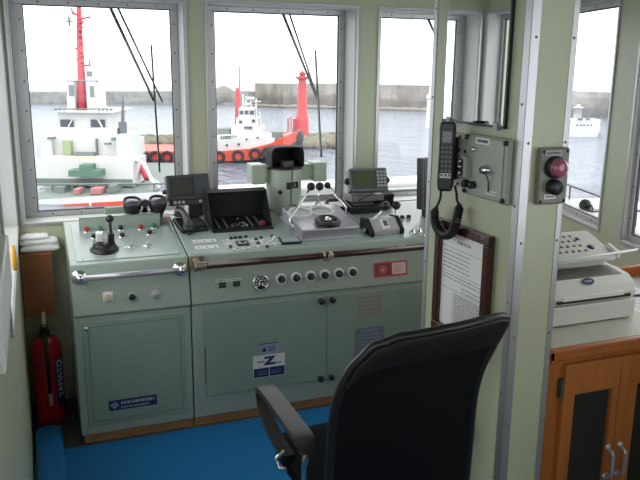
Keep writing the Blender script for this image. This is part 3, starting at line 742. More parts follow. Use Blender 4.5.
def lever(par, piv, kn, rk, name='lever', bend=None):
    b = MB(); pts = [piv] + ([bend] if bend else []) + [kn]
    b.tube(pts, .0065, 10); b.lathe([(.016, -.008), (.016, .012), (0, .013)], piv, V((1, 0, 0)), 14); o = b.build(name, 'chrome', par)
    b = MB(); b.ball(kn, rk); b.build('ball_knob', 'black', o); return o
lp = TS(1.194, .19, .028); kn = onY(311, 186.5, lp.y + .03); lever(cb, lp, kn, .022, bend=TS(1.194, .22, .06))
lp2 = TS(1.526, .27, .028); kn = onY(327.5, 185.3, lp2.y + .02); lever(cb, lp2, kn, .018, bend=TS(1.53, .28, .075))
q = onP(317.5, 205, TS(0, 0, Hh), CN); kn = onY(319.7, 186.3, q.y); lever(cb, q, kn, .023)

# plotter display
c0 = onY(369, 179.5, 3.62)
pt = thing('chart_plotter', 'grey plotter with a green screen and keypad on a bracket by the right window post', 'display', (c0.x, 3.64, .92))
m4 = frame(c0, V((1, -.10, .0)), V((0, .34, .94)))
b = MB(m4); b.box((-.108, -.064, -.07), (.108, .066, 0)); b.build('housing', 'grey', pt, bevel=.009)
b = MB(m4); b.box((-.098, -.050, 0), (.036, .052, .004)); b.build('bezel', 'dgrey', pt, bevel=.002)
b = MB(m4); b.box((-.088, -.036, .004), (.024, .044, .0055)); b.build('screen', 'lcd', pt)
b = MB(m4); b.box((.040, -.05, 0), (.102, .052, .003)); kp = b.build('keypad', 'dgrey', pt)
b = MB(m4)
for r in range(5):
    for c in range(3): b.box((.045 + c * .019, -.042 + r * .019, .003), (.059 + c * .019, -.029 + r * .019, .006))
b.build('keys', 'lgrey', kp)
b = MB(m4); b.lathe([(.020, 0), (.020, .010), (.014, .02), (0, .021)], (-.108, 0, -.035), (-1, 0, 0), 18); b.lathe([(.020, 0), (.020, .010), (.014, .02), (0, .021)], (.108, 0, -.035), (1, 0, 0), 18); b.split('side_knob', 'black', pt)
b = MB(); bz = .935
b.box((c0.x - .095, 3.63, bz + .05), (c0.x + .10, 3.74, bz + .085)); b.box((c0.x - .05, 3.745, bz - .01), (c0.x + .05, 3.78, bz + .085)); b.box((c0.x - .05, 3.73, bz + .05), (c0.x + .05, 3.78, bz + .085)); b.build('mount_bracket', 'grey', pt, bevel=.004)
b = MB(); b.tube([m4 @ V((.02, -.058, -.02)), m4 @ V((.01, -.08, -.0)), m4 @ V((-.03, -.095, -.02)), m4 @ V((-.06, -.11, -.05))], .003, 6); b.build('cable', 'black', pt)
ps = T(362, 213); m4 = MT(ps)
b = MB(m4); b.box((-.075, -.02, .001), (.105, .10, .045)); o = b.build('black_box', 'black', loc=tuple(ps), bevel=.004)
tag(o, 'flat black instrument box under the green screened plotter', 'instrument')
o.name = 'junction_box'; WL[o.name] = V(ps)

b = MB(m4); lines(b, -.05, .075, .0, .08, 3, .012, .045, .0465, 15); b.build('top_label', 'lgrey', o)
ps = T(383, 205); m4 = MT(ps)
b = MB(m4); b.box((-.045, -.02, .001), (.055, .09, .07)); tag(b.build('relay_box', 'blackm', loc=tuple(ps), bevel=.004), 'small black box right beside the plotter bracket', 'box')
# round black tray with papers
ps = T(337, 207); b = MB(); b.lathe([(.062, .002), (.075, .022), (.07, .024), (.055, .008), (0, .008)], ps, CN, 28)
tr = b.build('round_tray', 'black', loc=tuple(ps)); tag(tr, 'round black tray holding pale scraps between the silver box and plotter', 'tray')
b = MB(MT(ps)); b.box((-.04, -.02, .014), (.03, .035, .018)); b.box((-.02, -.04, .018), (.045, .01, .021)); tag(b.build('paper_scraps', 'paper', loc=tuple(ps)), 'pale paper scraps lying in the round black tray', 'papers')

# second lever unit
ps = T(382.5, 232); m4 = MT(ps, .06)
lu = thing('lever_unit', 'small grey control box with two black ball levers at the right end of the console', 'control box', ps)
b = MB(m4); hl = .078
prof = [(-hl, -.045, .002), (-hl, .075, .002), (-hl, .075, .055), (-hl, .02, .07), (-hl, -.045, .03)]
b.prism(prof, (2 * hl, 0, 0)); b.build('housing', 'lgrey', lu, bevel=.004)
for s in (-1, 1):
    b = MB(m4); b.prism([(s * hl, -.058, .002), (s * hl, .082, .002), (s * hl, .082, .06), (s * hl, .02, .078), (s * hl, -.058, .03)], (s * .020, 0, 0)); b.build('end_cap', 'black', lu, bevel=.004)
for r_0, r_1 in (((-.02, .0), (.02, .05)),):
    b = MB(m4); fr = m4 @ frame((0, -.012, .05), (1, 0, 0), (0, .065, .04))
    b2 = MB(fr); b2.box((-.022, -.028, 0), (.022, .03, .0015)); ds = b2.build('label_plate', 'white', lu)
    b2 = MB(fr); b2.box((-.006, -.012, .0015), (.016, .022, .003)); b2.build('lettering', 'ink', ds)
lp = m4 @ V((-hl - .028, .0, .02)); lever(lu, lp, onY(385.3, 206, lp.y + .02), .025)
lp = m4 @ V((hl + .012, .03, .04)); lever(lu, lp, onY(396.3, 205.3, lp.y + .04), .024)

# flat monitor at the right end, mostly behind the partition
c0 = onY(424, 184, 3.5)
mo = thing('flat_monitor', 'slim black flat monitor turned sideways at the far right of the console', 'monitor', (c0.x + .05, 3.52, .88))
m4 = frame(c0 + V((.125, .03, 0)), V((.95, .30, 0)), V((-.01, .04, 1)))
b = MB(m4); b.box((-.15, -.14, -.045), (.15, .142, 0)); b.build('housing', 'dgrey', mo, bevel=.005)
b = MB(m4); b.box((-.135, -.125, 0), (.135, .13, .002)); b.build('screen', 'black', mo)
b = MB(); b.box((c0.x + .03, 3.50, .885), (c0.x + .11, 3.57, .96)); b.build('stand', 'black', mo, bevel=.004)

# binoculars lying behind the shade of the left console
p0 = TS(.50, .43)
bi = thing('binoculars', 'black binoculars with dark coated lenses lying at the back of the narrow console', 'binoculars', p0)
dv = V((.03, -.36, .93)).normalized()
cL, cR = onY(132, 205, 3.68), onY(157.5, 203.5, 3.68)
cL = V((cL.x, 3.66, 1.0)); cR = V((cR.x, 3.66, 1.002))
for c in (cL, cR):
    c = V((c.x, c.y + .005, 1.035))
    b = MB(); b.lathe([(.020, -.105), (.024, -.09), (.03, -.065), (.036, -.04), (.044, -.015), (.046, .02), (.040, .022), (.039, .012), (0, .012)], c, dv, 24); o = b.build('barrel', 'black', bi)
    b = MB(); b.lathe([(.039, .013), (.03, .019), (0, .022)], c, dv, 24); b.build('objective_lens', 'purple', o)
cm = V(((cL.x + cR.x) / 2, 3.70, .995)); b = MB(); b.cyl(cm + V((0, -.02, 0)), cm + V((0, .07, 0)), .014); b.box((cL.x, 3.69, .972), (cR.x, 3.73, .992)); b.build('hinge_bridge', 'black', bi, bevel=.003)
b = MB(); b.cyl((cm.x, 3.66, 1.035), (cm.x, 3.70, 1.035), .02); b.box((cm.x - .01, 3.68, .99), (cm.x + .01, 3.70, 1.03)); b.build('focus_wheel', 'dgrey', bi)
p = T(163, 222); b = MB(MT(p)); b.box((-.03, -.02, .004), (.035, .04, .034)); tag(b.build('small_case', mat('pale_pink_case', (.62, .46, .44), .5), loc=tuple(p), bevel=.006), 'small pale pink case at the right end of the green shade strip', 'case')

# ================================================================== LEFT CORNER
# fire extinguisher
ec = V((-.012, 3.57, 0))
fe = thing('fire_extinguisher', 'red fire extinguisher with black hose standing in the corner left of the consoles', 'fire extinguisher', ec)
b = MB(); b.lathe([(.066, 0), (.070, .01), (.070, .375), (.064, .408), (.048, .432), (.022, .445), (.02, .46), (0, .46)], ec, (0, 0, 1), 32); b.build('cylinder', 'extred', fe)
b = MB(); b.lathe([(.045, .43), (.024, .448), (.02, .47), (.018, .495), (0, .495)], ec, (0, 0, 1), 22); b.box((ec.x - .012, ec.y - .05, .475), (ec.x + .012, ec.y + .03, .50)); b.tube([(ec.x, ec.y - .045, .49), (ec.x, ec.y - .05, .515)], .010); b.build('valve', 'black', fe, bevel=.002)
b = MB(); b.hexa([(ec.x - .008, ec.y - .06, .505), (ec.x + .008, ec.y - .06, .505), (ec.x + .008, ec.y - .05, .50), (ec.x - .008, ec.y - .05, .50)], [(ec.x - .008, ec.y - .02, .565), (ec.x + .008, ec.y - .02, .565), (ec.x + .008, ec.y - .01, .56), (ec.x - .008, ec.y - .01, .56)]); lab(b.build('lever', 'brass', fe), 'brass coloured squeeze lever')
b = MB(); b.tube([(ec.x, ec.y - .03, .48), (ec.x - .0, ec.y - .078, .44), (ec.x + .002, ec.y - .088, .36), (ec.x + .004, ec.y - .086, .18)], .009, 10); h_ = b.build('hose', 'black', fe)
b = MB(); b.cyl((ec.x + .004, ec.y - .086, .18), (ec.x + .004, ec.y - .086, .12), .010, .008); lab(b.build('nozzle', 'lgrey', h_), 'pale nozzle end')
b = MB(); b.ring((ec.x, ec.y, .33), (0, 0, 1), .0705, .003, 30, 6); b.build('strap_band', 'gasket', fe)
# label wrapped on the cylinder, lettering runs upward
b = MB(); vs = []; a0, a1 = -1.05, -.42   # angle from +x, negative = towards viewer
for k in range(9):
    a = a0 + (a1 - a0) * k / 8
    for z in (.10, .335): vs.append((ec.x + .0708 * math.cos(a), ec.y + .0708 * math.sin(a), z))
fs = [(2 * k, 2 * k + 2, 2 * k + 3, 2 * k + 1) for k in range(8)]; b.add(vs, fs, True); lb = lab(b.build('label', 'navy', fe), 'navy label with white lettering')
am = (a0 + a1) / 2; nrm = V((math.cos(am), math.sin(am), 0)); tx = V((0, 0, 1)); ty = nrm.cross(tx)
text('YAMATO', frame(V((ec.x, ec.y, .235)) + nrm * .0725, tx, ty), .046, 'white', lb)
# wooden box under the window with white cloth
b = MB(); t = .012
bx0, bx1, by0, by1, bz0, bz1 = LX + .002, .045, 3.69, WI, .50, .815
o = thing('wall_shelf', 'small brown wooden box shelf on the wall above the fire extinguisher', 'shelf', (-.02, 3.78, bz0))
b.box((bx0, by0, bz0), (bx1, by0 + t, bz1 - t)); b.box((bx0, by0 + t, bz0), (bx0 + t, by1, bz1 - t)); b.box((bx1 - t, by0 + t, bz0), (bx1, by1, bz1 - t)); b.box((bx0 + t, by0 + t, bz0), (bx1 - t, by1, bz0 + t))
b.build('box', 'boxwood', o, bevel=.002); b = MB(); b.box((bx0 - .0, by0 - .006, bz1 - t), (bx1 + .004, by1, bz1)); b.build('top_board', 'boxwood', o, bevel=.002)
# cloth: folded towel, three bulging layers
b = MB()
def towel(mb, x0, x1, y0, y1, z0, z1, seed, nx=14, ny=10):
    r = random.Random(seed); vs = []; fs = []
    for k, (side) in enumerate((0, 1)):
        for j in range(ny):
            for i in range(nx):
                s, t_ = i / (nx - 1), j / (ny - 1)
                ed = min(s, 1 - s, t_, 1 - t_) * 6; ed = min(1, ed) ** .5
                z = (z0 + z1) / 2 + (1 if side else -1) * (z1 - z0) / 2 * (.35 + .65 * ed) + (r.uniform(-.003, .004) if side else 0)
                vs.append((x0 + (x1 - x0) * s + r.uniform(-.002, .002), y0 + (y1 - y0) * t_, z))
    for k in (0, 1):
        for j in range(ny - 1):
            for i in range(nx - 1): o_ = k * nx * ny + j * nx + i; fs.append((o_, o_ + 1, o_ + nx + 1, o_ + nx))
    N = nx * ny
    for i in range(nx - 1): fs.append((i, i + 1, N + i + 1, N + i)); q = (ny - 1) * nx + i; fs.append((q, q + 1, N + q + 1, N + q))
    for j in range(ny - 1): fs.append((j * nx, (j + 1) * nx, N + (j + 1) * nx, N + j * nx)); q = j * nx + nx - 1; fs.append((q, q + nx, N + q + nx, N + q))
    mb.add(vs, fs, True)
towel(b, -.092, .085, 3.70, 3.795, bz1, bz1 + .036, 1); towel(b, -.094, .08, 3.705, 3.795, bz1 + .032, bz1 + .064, 2); towel(b, -.090, .04, 3.71, 3.795, bz1 + .060, bz1 + .082, 3)
tag(b.build('folded_towel', 'cloth', loc=(0, 3.78, bz1)), 'folded white towel lying on the brown wooden box shelf', 'towel')
# yellow handled hand brush hanging on the left wall
yp = onX(14, 258, LX + .012)
b = MB(); b.tube([yp + V((0, -.012, .045)), yp, yp + V((0, .012, -.045))], [.007, .010, .007], 10); 
tag(b.build('yellow_grip', 'yellow', loc=tuple(yp)), 'yellow plastic grip on the left wall near the folded towel', 'handle')
# white ledge box on the left wall
b = MB(); b.box((LX + .0005, 1.21, 1.215), (LX + .034, 1.75, 1.33)); o = b.build('wall_box', 'white', loc=(LX, 1.8, 1.03), bevel=.004)
tag(o, 'white box along the left wall at the picture edge', 'box')

# ================================================================== PARTITION FITTINGS (face x = 1.2, looking towards -x)
def PF(y, z, d=0): return MX(((0, 0, -1, PX0 - d), (-1, 0, 0, y), (0, 1, 0, z), (0, 0, 0, 1)))   # local x = -Y (to the right in view), y = up, z = off the wall
# mirror
mir = thing('wall_mirror', 'frameless mirror with black edging hung high on the partition', 'mirror', (PX0, 1.86, 1.547))
m4 = PF(0, 0)
b = MB(m4); b.box((-2.023, 1.547, .001), (-1.70, 2.12, .006)); b.build('mirror_glass', 'mirror', mir)
b = MB(m4); b.box((-1.703, 1.544, .0), (-1.695, 2.12, .010)); b.box((-2.023, 1.541, .0), (-1.695, 1.548, .010)); b.build('edging', 'black', mir)
b = MB(m4)
for y in (-1.985, -1.735): b.box((y - .010, 1.535, .0), (y + .010, 1.556, .013))
b.split('clip', 'lgrey', mir)
# speaker/alarm panel
pn = thing('switch_panel', 'grey green metal switch panel with key switch on the partition', 'control panel', (PX0, 1.76, 1.34))
ya, yb, za, zb = -1.866, -1.652, 1.338, 1.518
b = MB(m4); b.box((ya, za, .001), (yb, zb, .018)); b.build('plate', 'gplate', pn, bevel=.008)
b = MB(m4); b.box((ya + .010, za + .012, .018), (yb - .022, zb - .008, .021)); b.build('raised_plate', 'gplate', pn, bevel=.003)
b = MB(m4)
for y, z in ((ya + .010, za + .012), (yb - .014, za + .012), (ya + .010, zb - .010), (yb - .014, zb - .012)): b.lathe([(.007, .018), (.007, .026), (.004, .028), (0, .028)], (y, z, 0), (0, 0, 1), 12)
b.split('corner_screw', 'black', pn)
def pp(u, v): q = onX(u, v, PX0); return -q.y, q.z
y, z = pp(489.3, 141); b = MB(m4); b.box((y - .034, z - .009, .021), (y + .034, z + .009, .0225)); s = b.build('label', 'white', pn); b = MB(m4); lines(b, y - .026, y + .028, z - .005, z + .005, 1, .008, .0225, .0229, 5); b.build('lettering', 'ink', s)
y, z = pp(481.5, 149); b = MB(m4); b.lathe([(.008, .021), (.008, .027), (.006, .034), (0, .036)], (y, z, 0), (0, 0, 1), 14); b.build('pilot_lamp', 'chrome', pn)
y, z = pp(472.5, 166); b = MB(m4); b.box((y - .006, z - .030, .021), (y + .024, z + .030, .038)); tg = b.build('toggle_box', 'gplate', pn, bevel=.002)
b = MB(m4); b.box((y - .004, z - .026, .038), (y + .008, z + .022, .041)); b.build('switch_strip', 'black', tg); b = MB(m4)
for dz in (-.018, 0, .016): b.lathe([(.004, .041), (.003, .05), (0, .051)], (y + .002, z + dz, 0), (0, 0, 1), 10)
b.build('toggle', 'chrome', tg)
for u, v in ((474, 183), (480.3, 184.5)): y, z = pp(u, v); b = MB(m4); b.lathe([(.011, .021), (.011, .036), (.008, .04), (0, .04)], (y, z, 0), (0, 0, 1), 16); b.build('round_knob', 'black', pn)
y, z = pp(494.5, 169.5); b = MB(m4); b.lathe([(.015, .021), (.015, .030), (.012, .034), (.010, .044), (0, .045)], (y, z, 0), (0, 0, 1), 18); ks = b.build('key_switch', 'chrome', pn)
b = MB(m4); b.box((y - .0015, z - .007, .045), (y + .0015, z + .007, .046)); b.build('keyhole', 'black', ks)
b = MB(m4); b.tube([(y + .01, z - .012, .034), (y + .012, z - .03, .026), (y + .010, z - .06, .0235)], .002, 6); b.build('key_chain', 'gasket', pn)
y, z = pp(497, 193); b = MB(m4); lines(b, y - .026, y + .026, z - .007, z + .009, 2, .0035, .021, .0215, 6); b.build('lettering', 'white', pn)
# side plate under the handset
yc0, yc1, zc0, zc1 = -1.965, -1.868, 1.352, 1.512
ms = thing('handset_mount', 'narrow grey green mounting plate with black cradle behind the handset', 'mounting plate', (PX0, 1.91, 1.35))
b = MB(m4); b.box((yc0, zc0, .001), (yc1, zc1, .012)); b.build('plate', 'gplate', ms, bevel=.004)
b = MB(m4)
for y in (yc0 + .055, yc1 - .010):
    for z in (zc0 + .010, zc0 + .055, zc1 - .05, zc1 - .010): b.lathe([(.005, .012), (.005, .015), (0, .016)], (y, z, 0), (0, 0, 1), 10)
b.split('plate_screw', 'black', ms)
b = MB(m4); b.box((yc0 + .005, 1.372, .012), (yc0 + .05, 1.50, .045)); b.build('cradle', 'black', ms, bevel=.006)
# handset
hs = thing('radio_handset', 'black radio telephone handset with keypad and coiled cord hung on the partition', 'telephone', (PX0 - .05, 2.0, 1.32))
ca, cbm = onX(446.5, 121.5, 1.135), onX(446.5, 191, 1.135)
hc = (ca + cbm) / 2; HH = (ca - cbm).length / 2
hx = V((.82, -.57, 0)).normalized()      # its front is turned towards the door
m5 = frame(hc, hx, V((0, .02, 1)))
b = MB(m5)
secs = [(-HH, .020, .024), (-HH + .02, .0235, .028), (-HH + .055, .0235, .022), (0, .0225, .019), (HH - .055, .0225, .022), (HH - .02, .0235, .030), (HH, .0215, .026)]
vs = []; fs = []
for yy, w, dp in secs: vs += [(-w, yy, .016), (w, yy, .016), (w, yy, -dp), (-w, yy, -dp)]
for k in range(len(secs) - 1):
    for q in range(4): fs.append((k * 4 + q, k * 4 + (q + 1) % 4, k * 4 + 4 + (q + 1) % 4, k * 4 + 4 + q))
fs += [(0, 1, 2, 3), tuple(4 * (len(secs) - 1) + q for q in range(4))]
b.add(vs, fs); hb = b.build('body', 'black', hs, bevel=.007, seg=3)
b = MB(m5); b.box((-.014, HH - .060, .016), (.014, HH - .028, .0175)); b.build('display', mat('handset_lcd', (.10, .12, .12), .2), hb)
b = MB(m5)
for r in range(7):
    for c in range(3): b.box((-.014 + c * .011, HH - .078 - r * .0135, .016), (-.007 + c * .011, HH - .071 - r * .0135, .0185))
b.build('keys', 'grey', hb)
b = MB(m5); b.box((-.016, -HH + .040, .016), (.016, -HH + .054, .017)); b.build('label', 'white', hb)
# coiled cord path
path_px = [(441, 191), (440, 199), (437, 206), (434.5, 213), (435, 222), (438.5, 230), (444.5, 235), (451, 233.5), (455, 226), (457.5, 215), (459, 206), (457, 200), (456.5, 194), (455, 186)]
PP = [onX(u, v, 1.155 if i < 9 else 1.17) for i, (u, v) in enumerate(path_px)]
def smooth(P, n):
    out = []
    for i in range(len(P) - 1):
        a, b_, c, d = P[max(i - 1, 0)], P[i], P[i + 1], P[min(i + 2, len(P) - 1)]
        for k in range(n):
            t = k / n; out.append(.5 * ((2 * b_) + (c - a) * t + (2 * a - 5 * b_ + 4 * c - d) * t * t + (3 * b_ - a - 3 * c + d) * t ** 3))
    return out + [P[-1]]
sp = smooth(PP, 40); cp = []
for i in range(len(sp) - 1):
    d = (sp[i + 1] - sp[i]).normalized(); s1 = d.cross(V((1, 0, 0))).normalized(); s2 = d.cross(s1); s = i / len(sp)
    R_ = .0105 * min(1, max(0, (s - .16) / .06)) * min(1, max(0, (.80 - s) / .06)) + .0015; a = i * .85
    cp.append(sp[i] + s1 * R_ * math.cos(a) + s2 * R_ * math.sin(a))
b = MB(); b.tube(cp, .0030, 6); b.build('coiled_cord', 'black', hs)
# framed certificate
fr = thing('framed_certificate', 'printed certificate in a dark red wooden frame hung on the partition', 'picture frame', (PX0, 1.86, .86))
ya, yb, za, zb = -2.013, -1.712, .872, 1.240; fw = .030
b = MB(m4)
b.box((ya, zb - fw, .001), (yb, zb, .024)); b.box((ya, za, .001), (yb, za + fw, .024)); b.box((ya, za + fw, .001), (ya + fw, zb - fw, .024)); b.box((yb - fw, za + fw, .001), (yb, zb - fw, .024))
b.build('frame', 'frame', fr, bevel=.004)
b = MB(m4); b.box((ya + fw, za + fw, .001), (yb - fw, zb - fw, .010)); ps = b.build('paper', 'paper', fr)
b = MB(m4); pa_, pb_ = ya + fw, yb - fw; w_ = pb_ - pa_
b2 = b
lines(b, pa_ + w_ * .36, pa_ + w_ * .68, zb - fw - .034, zb - fw - .020, 1, .009, .010, .0104, 2, 1)
b.box((pa_, zb - fw - .052, .010), (pb_, zb - fw - .0505, .0104))
lines(b, pa_ + .012, pb_ - .08, zb - fw - .122, zb - fw - .058, 5, .0035, .010, .0104, 3)
b.box((pa_, zb - fw - .130, .010), (pb_, zb - fw - .1285, .0104)); lines(b, pa_ + .012, pb_ - .02, zb - fw - .155, zb - fw - .134, 2, .0035, .010, .0104, 13)
b.box((pa_, zb - fw - .185, .010), (pb_, zb - fw - .1835, .0104)); lines(b, pa_ + w_ * .5, pb_ - .01, zb - fw - .183, zb - fw - .16, 2, .0035, .010, .0104, 14)
lines(b, pa_ + w_ * .34, pb_ - .012, za + fw + .012, zb - fw - .19, 14, .0045, .010, .0104, 4)
b.box((pa_ + w_ * .30, za + fw, .010), (pa_ + w_ * .305, zb - fw - .19, .0104))
b.build('lettering', mat('faded_ink', (.30, .30, .33), .8), ps)
b = MB(m4); b.lathe([(.003, .024), (.003, .026), (0, .027)], (-1.905, zb - fw / 2, 0), (0, 0, 1), 10); b.build('pin', 'lgrey', fr)
# push-button box on the column face (y = 1.62, looking towards -y)
bb_ = thing('button_box', 'khaki alarm box with a pink dome button and black knob on the column', 'control box', (1.29, PY0, 1.345))
m6 = MX(((1, 0, 0, 0), (0, 0, -1, PY0), (0, 1, 0, 0), (0, 0, 0, 1)))
b = MB(m6); b.box((1.243, 1.346, .001), (1.337, 1.498, .022)); b.build('housing', 'kplate', bb_, bevel=.006)
b = MB(m6); screws(b, [(1.252, 1.355, .022), (1.328, 1.355, .022), (1.252, 1.489, .022), (1.328, 1.489, .022)], (0, 0, 1), .005); b.split('corner_screw', 'black', bb_)
def bp(u, v): q = onY(u, v, PY0 - .02); return q.x, q.z
x, z = bp(553, 153); b = MB(m6); b.box((x - .026, z - .007, .022), (x + .026, z + .007, .0235)); s = b.build('label', 'lgrey', bb_); b = MB(m6); lines(b, x - .022, x + .022, z - .004, z + .004, 1, .006, .0235, .0239, 6); b.build('lettering', 'ink', s)
x, z = bp(553.5, 167); b = MB(m6); b.lathe([(.030, .022), (.030, .034), (.026, .036), (0, .036)], (x, z, 0), (0, 0, 1), 26); pb_o = b.build('button_collar', 'black', bb_)
b = MB(m6); b.lathe([(.0245, .036), (.0245, .048), (.021, .055), (.012, .059), (0, .060)], (x, z, 0), (0, 0, 1), 26); lab(b.build('dome_button', 'pink', pb_o), 'pink translucent dome button')
x, z = bp(551.5, 186.5); b = MB(m6); b.lathe([(.021, .022), (.021, .042), (.018, .047), (0, .047)], (x, z, 0), (0, 0, 1), 24); b.build('black_knob', 'black', bb_)
x, z = bp(549, 196.5); b = MB(m6); b.box((x - .018, z - .006, .022), (x + .018, z + .006, .0235)); s = b.build('label', 'white', bb_); b = MB(m6); lines(b, x - .014, x + .014, z - .003, z + .003, 1, .004, .0235, .0239, 9); b.build('lettering', 'ink', s)

# ================================================================== RIGHT CABINET
KY = 1.66; KX0, KX1 = 1.345, 2.12; KT = .90
cab = thing('storage_cabinet', 'orange wood cabinet with two black mesh doors beside the column', 'cabinet', (1.74, 1.9, 0))
KB = 2.20
def kx(y): return RA.x + RD.x / RD.y * (y - RA.y) - .006     # right wall line
b = MB(); b.prism([(KX0, KY, 0), (KX1, KY, 0), (kx(KB) - .0, KB, 0), (KX0, KB, 0)], (0, 0, KT - .04)); b.build('carcass', 'oak', cab, bevel=.003)
b = MB(); b.prism([(KX0 + .02, KY + .0, KT - .04), (KX1, KY + .0, KT - .04), (kx(KB), KB, KT - .04), (KX0 + .02, KB, KT - .04)], (0, 0, .04)); lab(b.build('worktop', 'worktop', cab), 'pale grey laminate worktop')
b = MB(); b.box((KX0 + .015, KY - .022, KT - .038), (KX1, KY, KT + .001)); b.box((KX0 + .015, KY - .022, KT - .045), (KX0 + .04, KY + .03, KT + .003)); b.build('front_lip', 'oakd', cab, bevel=.008, seg=3)
b = MB(); b.box((KX0 + .04, KB - .02, KT), (kx(KB) - .01, KB, KT + .045)); b.build('back_upstand', 'oakd', cab, bevel=.004)
SPX = 1.640
for k, (xa, xb, ma, mb_) in enumerate(((1.428, SPX - .0015, 1.470, 1.613), (SPX + .0015, 1.876, 1.712, 1.834))):
    dz0, dz1, mz0, mz1 = .08, .845, .15, .745; fy = KY - .018
    b = MB(); b.box((xa, fy, mz1), (xb, KY, dz1)); b.box((xa, fy, dz0), (xb, KY, mz0)); b.box((xa, fy, mz0), (ma, KY, mz1)); b.box((mb_, fy, mz0), (xb, KY, mz1))
    d = b.build('door', 'oak', cab, bevel=.002)
    b = MB(); b.box((ma, KY - .006, mz0), (mb_, KY - .004, mz1)); lab(b.build('mesh_panel', 'doormesh', d), 'black perforated mesh panel')
    b = MB(); b.box((ma, KY - .003, mz0), (mb_, KY - .001, mz1)); b.build('backing', 'blackm', d)
    x = 1.618 if k == 0 else 1.667
    b = MB(); b.tube(smooth([V((x, fy, .54)), V((x, fy - .024, .532)), V((x, fy - .027, .495)), V((x, fy - .024, .458)), V((x, fy, .45))], 6), .006, 10)
    for z in (.545, .445): b.lathe([(.011, 0), (.009, .006), (0, .007)], (x, fy, z), (0, -1, 0), 12)
    b.build('handle', 'steel', d)
    if k == 0: b = MB(); b.box((xa - .012, fy + .001, .74), (xa - .002, KY, .80)); b.build('hinge', 'seam', d)
# printer
pr = thing('fax_printer', 'white laser fax printer with a blue oval badge on the wooden cabinet', 'printer', (1.68, 2.0, KT))
pa0, pb0 = V((1.46, 1.79, 0)), V((1.795, 1.79, 0))
PXa, PXb, PYa, PYb = 1.44, 1.822, 1.795, 2.08
def sect(x, y_z): return [(x, y, z) for y, z in y_z]
b = MB(); b.prism(sect(PXa, [(PYa, KT + .004), (PYa, KT + .068), (PYb, KT + .068), (PYb, KT + .004)]), (PXb - PXa, 0, 0)); b.build('paper_tray', 'printer', pr, bevel=.006)
b = MB(); body = [(PYa + .004, KT + .070), (PYa + .002, KT + .095), (PYa + .012, KT + .122), (PYa + .040, KT + .142), (PYa + .10, KT + .152), (PYb, KT + .155), (PYb, KT + .070)]
b.prism(sect(PXa, body), (PXb - PXa, 0, 0)); bo = b.build('body', 'printer', pr, bevel=.009, seg=3)
x0s, x1s = 1.50, 1.795; b = MB(); b.box((x0s, PYa - .001, KT + .078), (x1s, PYa + .01, KT + .088)); b.build('slot', 'black', bo)
b = MB(); b.box((x0s + .02, PYa - .004, KT + .086), (x1s - .03, PYa + .01, KT + .100)); b.build('slot_flap', 'white', bo, bevel=.002)
lg = onP(588, 281, (0, PYa + .0285, KT + .136), (0, -.028, .033)); lg = onP(588, 281.5, (0, PYa + .012, KT + .123), (0, -.65, .76))
m7 = frame(lg, (1, 0, 0), (0, .76, .65)); b = MB(m7); n = 28
b.prism([(.023 * math.cos(2 * PI * k / n), .013 * math.sin(2 * PI * k / n), -.001) for k in range(n)], (0, 0, .0035)); bg = b.build('badge', 'navy', bo)
b = MB(m7); lines(b, -.014, .014, -.004, .004, 1, .005, .0025, .003, 5); b.build('lettering', 'lgrey', bg)
# output recess on top (grey) and sloping control panel behind
sl = V((0, .22, .035)).normalized()
m8 = frame((0, PYa + .040, KT + .1425), (1, 0, 0), (0, .06, .010)); b = MB(m8); b.box((PXa + .02, .004, -.006), (PXb - .030, .075, .002)); b.build('output_recess', 'printerd', pr, bevel=.002)
m9 = frame((0, PYa + .088, KT + .192), (1, 0, 0), (0, .94, .34)); b = MB(m9)
b.box((PXa, 0, -.022), (PXb - .012, .168, 0)); cpn = b.build('control_panel', 'printer', pr, bevel=.008)
b = MB(m9); r_ = random.Random(2)
for r in range(4):
    for c in range(6): b.lathe([(.0055, 0), (.0055, .003), (0, .0035)], (1.58 + c * .026, .045 + r * .030, 0), (0, 0, 1), 10)
b.build('keys', 'grey', cpn)
b = MB(m9); b.lathe([(.013, 0), (.013, .003), (0, .004)], (1.745, .062, 0), (0, 0, 1), 16); b.lathe([(.008, 0), (.008, .003), (0, .004)], (1.727, .115, 0), (0, 0, 1), 14); b.split('panel_button', 'navy', cpn)
b = MB(); b.box((PXa, PYa + .125, KT + .150), (PXb - .02, PYb - .005, KT + .20)); b.build('rear_body', 'printer', pr, bevel=.01)
b = MB(m9); b.box((PXb - .015, .0, -.01), (PXb - .002, .06, .012)); b.build('side_guide', 'white', cpn, bevel=.002)
b = MB(); b.tube([m9 @ V((PXa, -.012, .004)), m9 @ V((PXb + .075, .01, .010))], .004, 8); b.build('paper_guide', 'white', pr)
# papers and pen on the worktop
for k, (x, y, rot, dz, lb_) in enumerate(((1.955, 1.93, .12, 0, 'white sheet of paper lying on the cabinet right of the printer'), (2.0, 2.08, -.3, .0012, 'crumpled upper paper on the cabinet near the wooden back lip'))):
    m7 = MX.Translation((x, y, KT + .0005 + dz)) @ MX.Rotation(rot, 4, 'Z'); b = MB(m7); b.box((-.09, -.125, 0), (.09, .125, .001)); o = b.build('paper_sheet', 'paper', loc=(x, y, KT)); tag(o, lb_, 'paper')
    b = MB(m7); lines(b, -.07, .07, -.1, .1, 9, .004, .001, .0014, 40 + k); b.build('lettering', mat('pale_ink', (.35, .30, .36), .8), o)
b = MB(); b.cyl((1.89, 1.99, KT + .008), (2.03, 1.96, KT + .008), .0045, n=10); tag(b.build('pen', 'navy', loc=(1.96, 1.975, KT + .003)), 'dark pen lying on the white sheet beside the printer', 'pen')

# ================================================================== OFFICE CHAIR
ch = thing('office_chair', 'black mesh backed office chair with loop armrests before the console', 'chair', (.93, 1.95, 0))
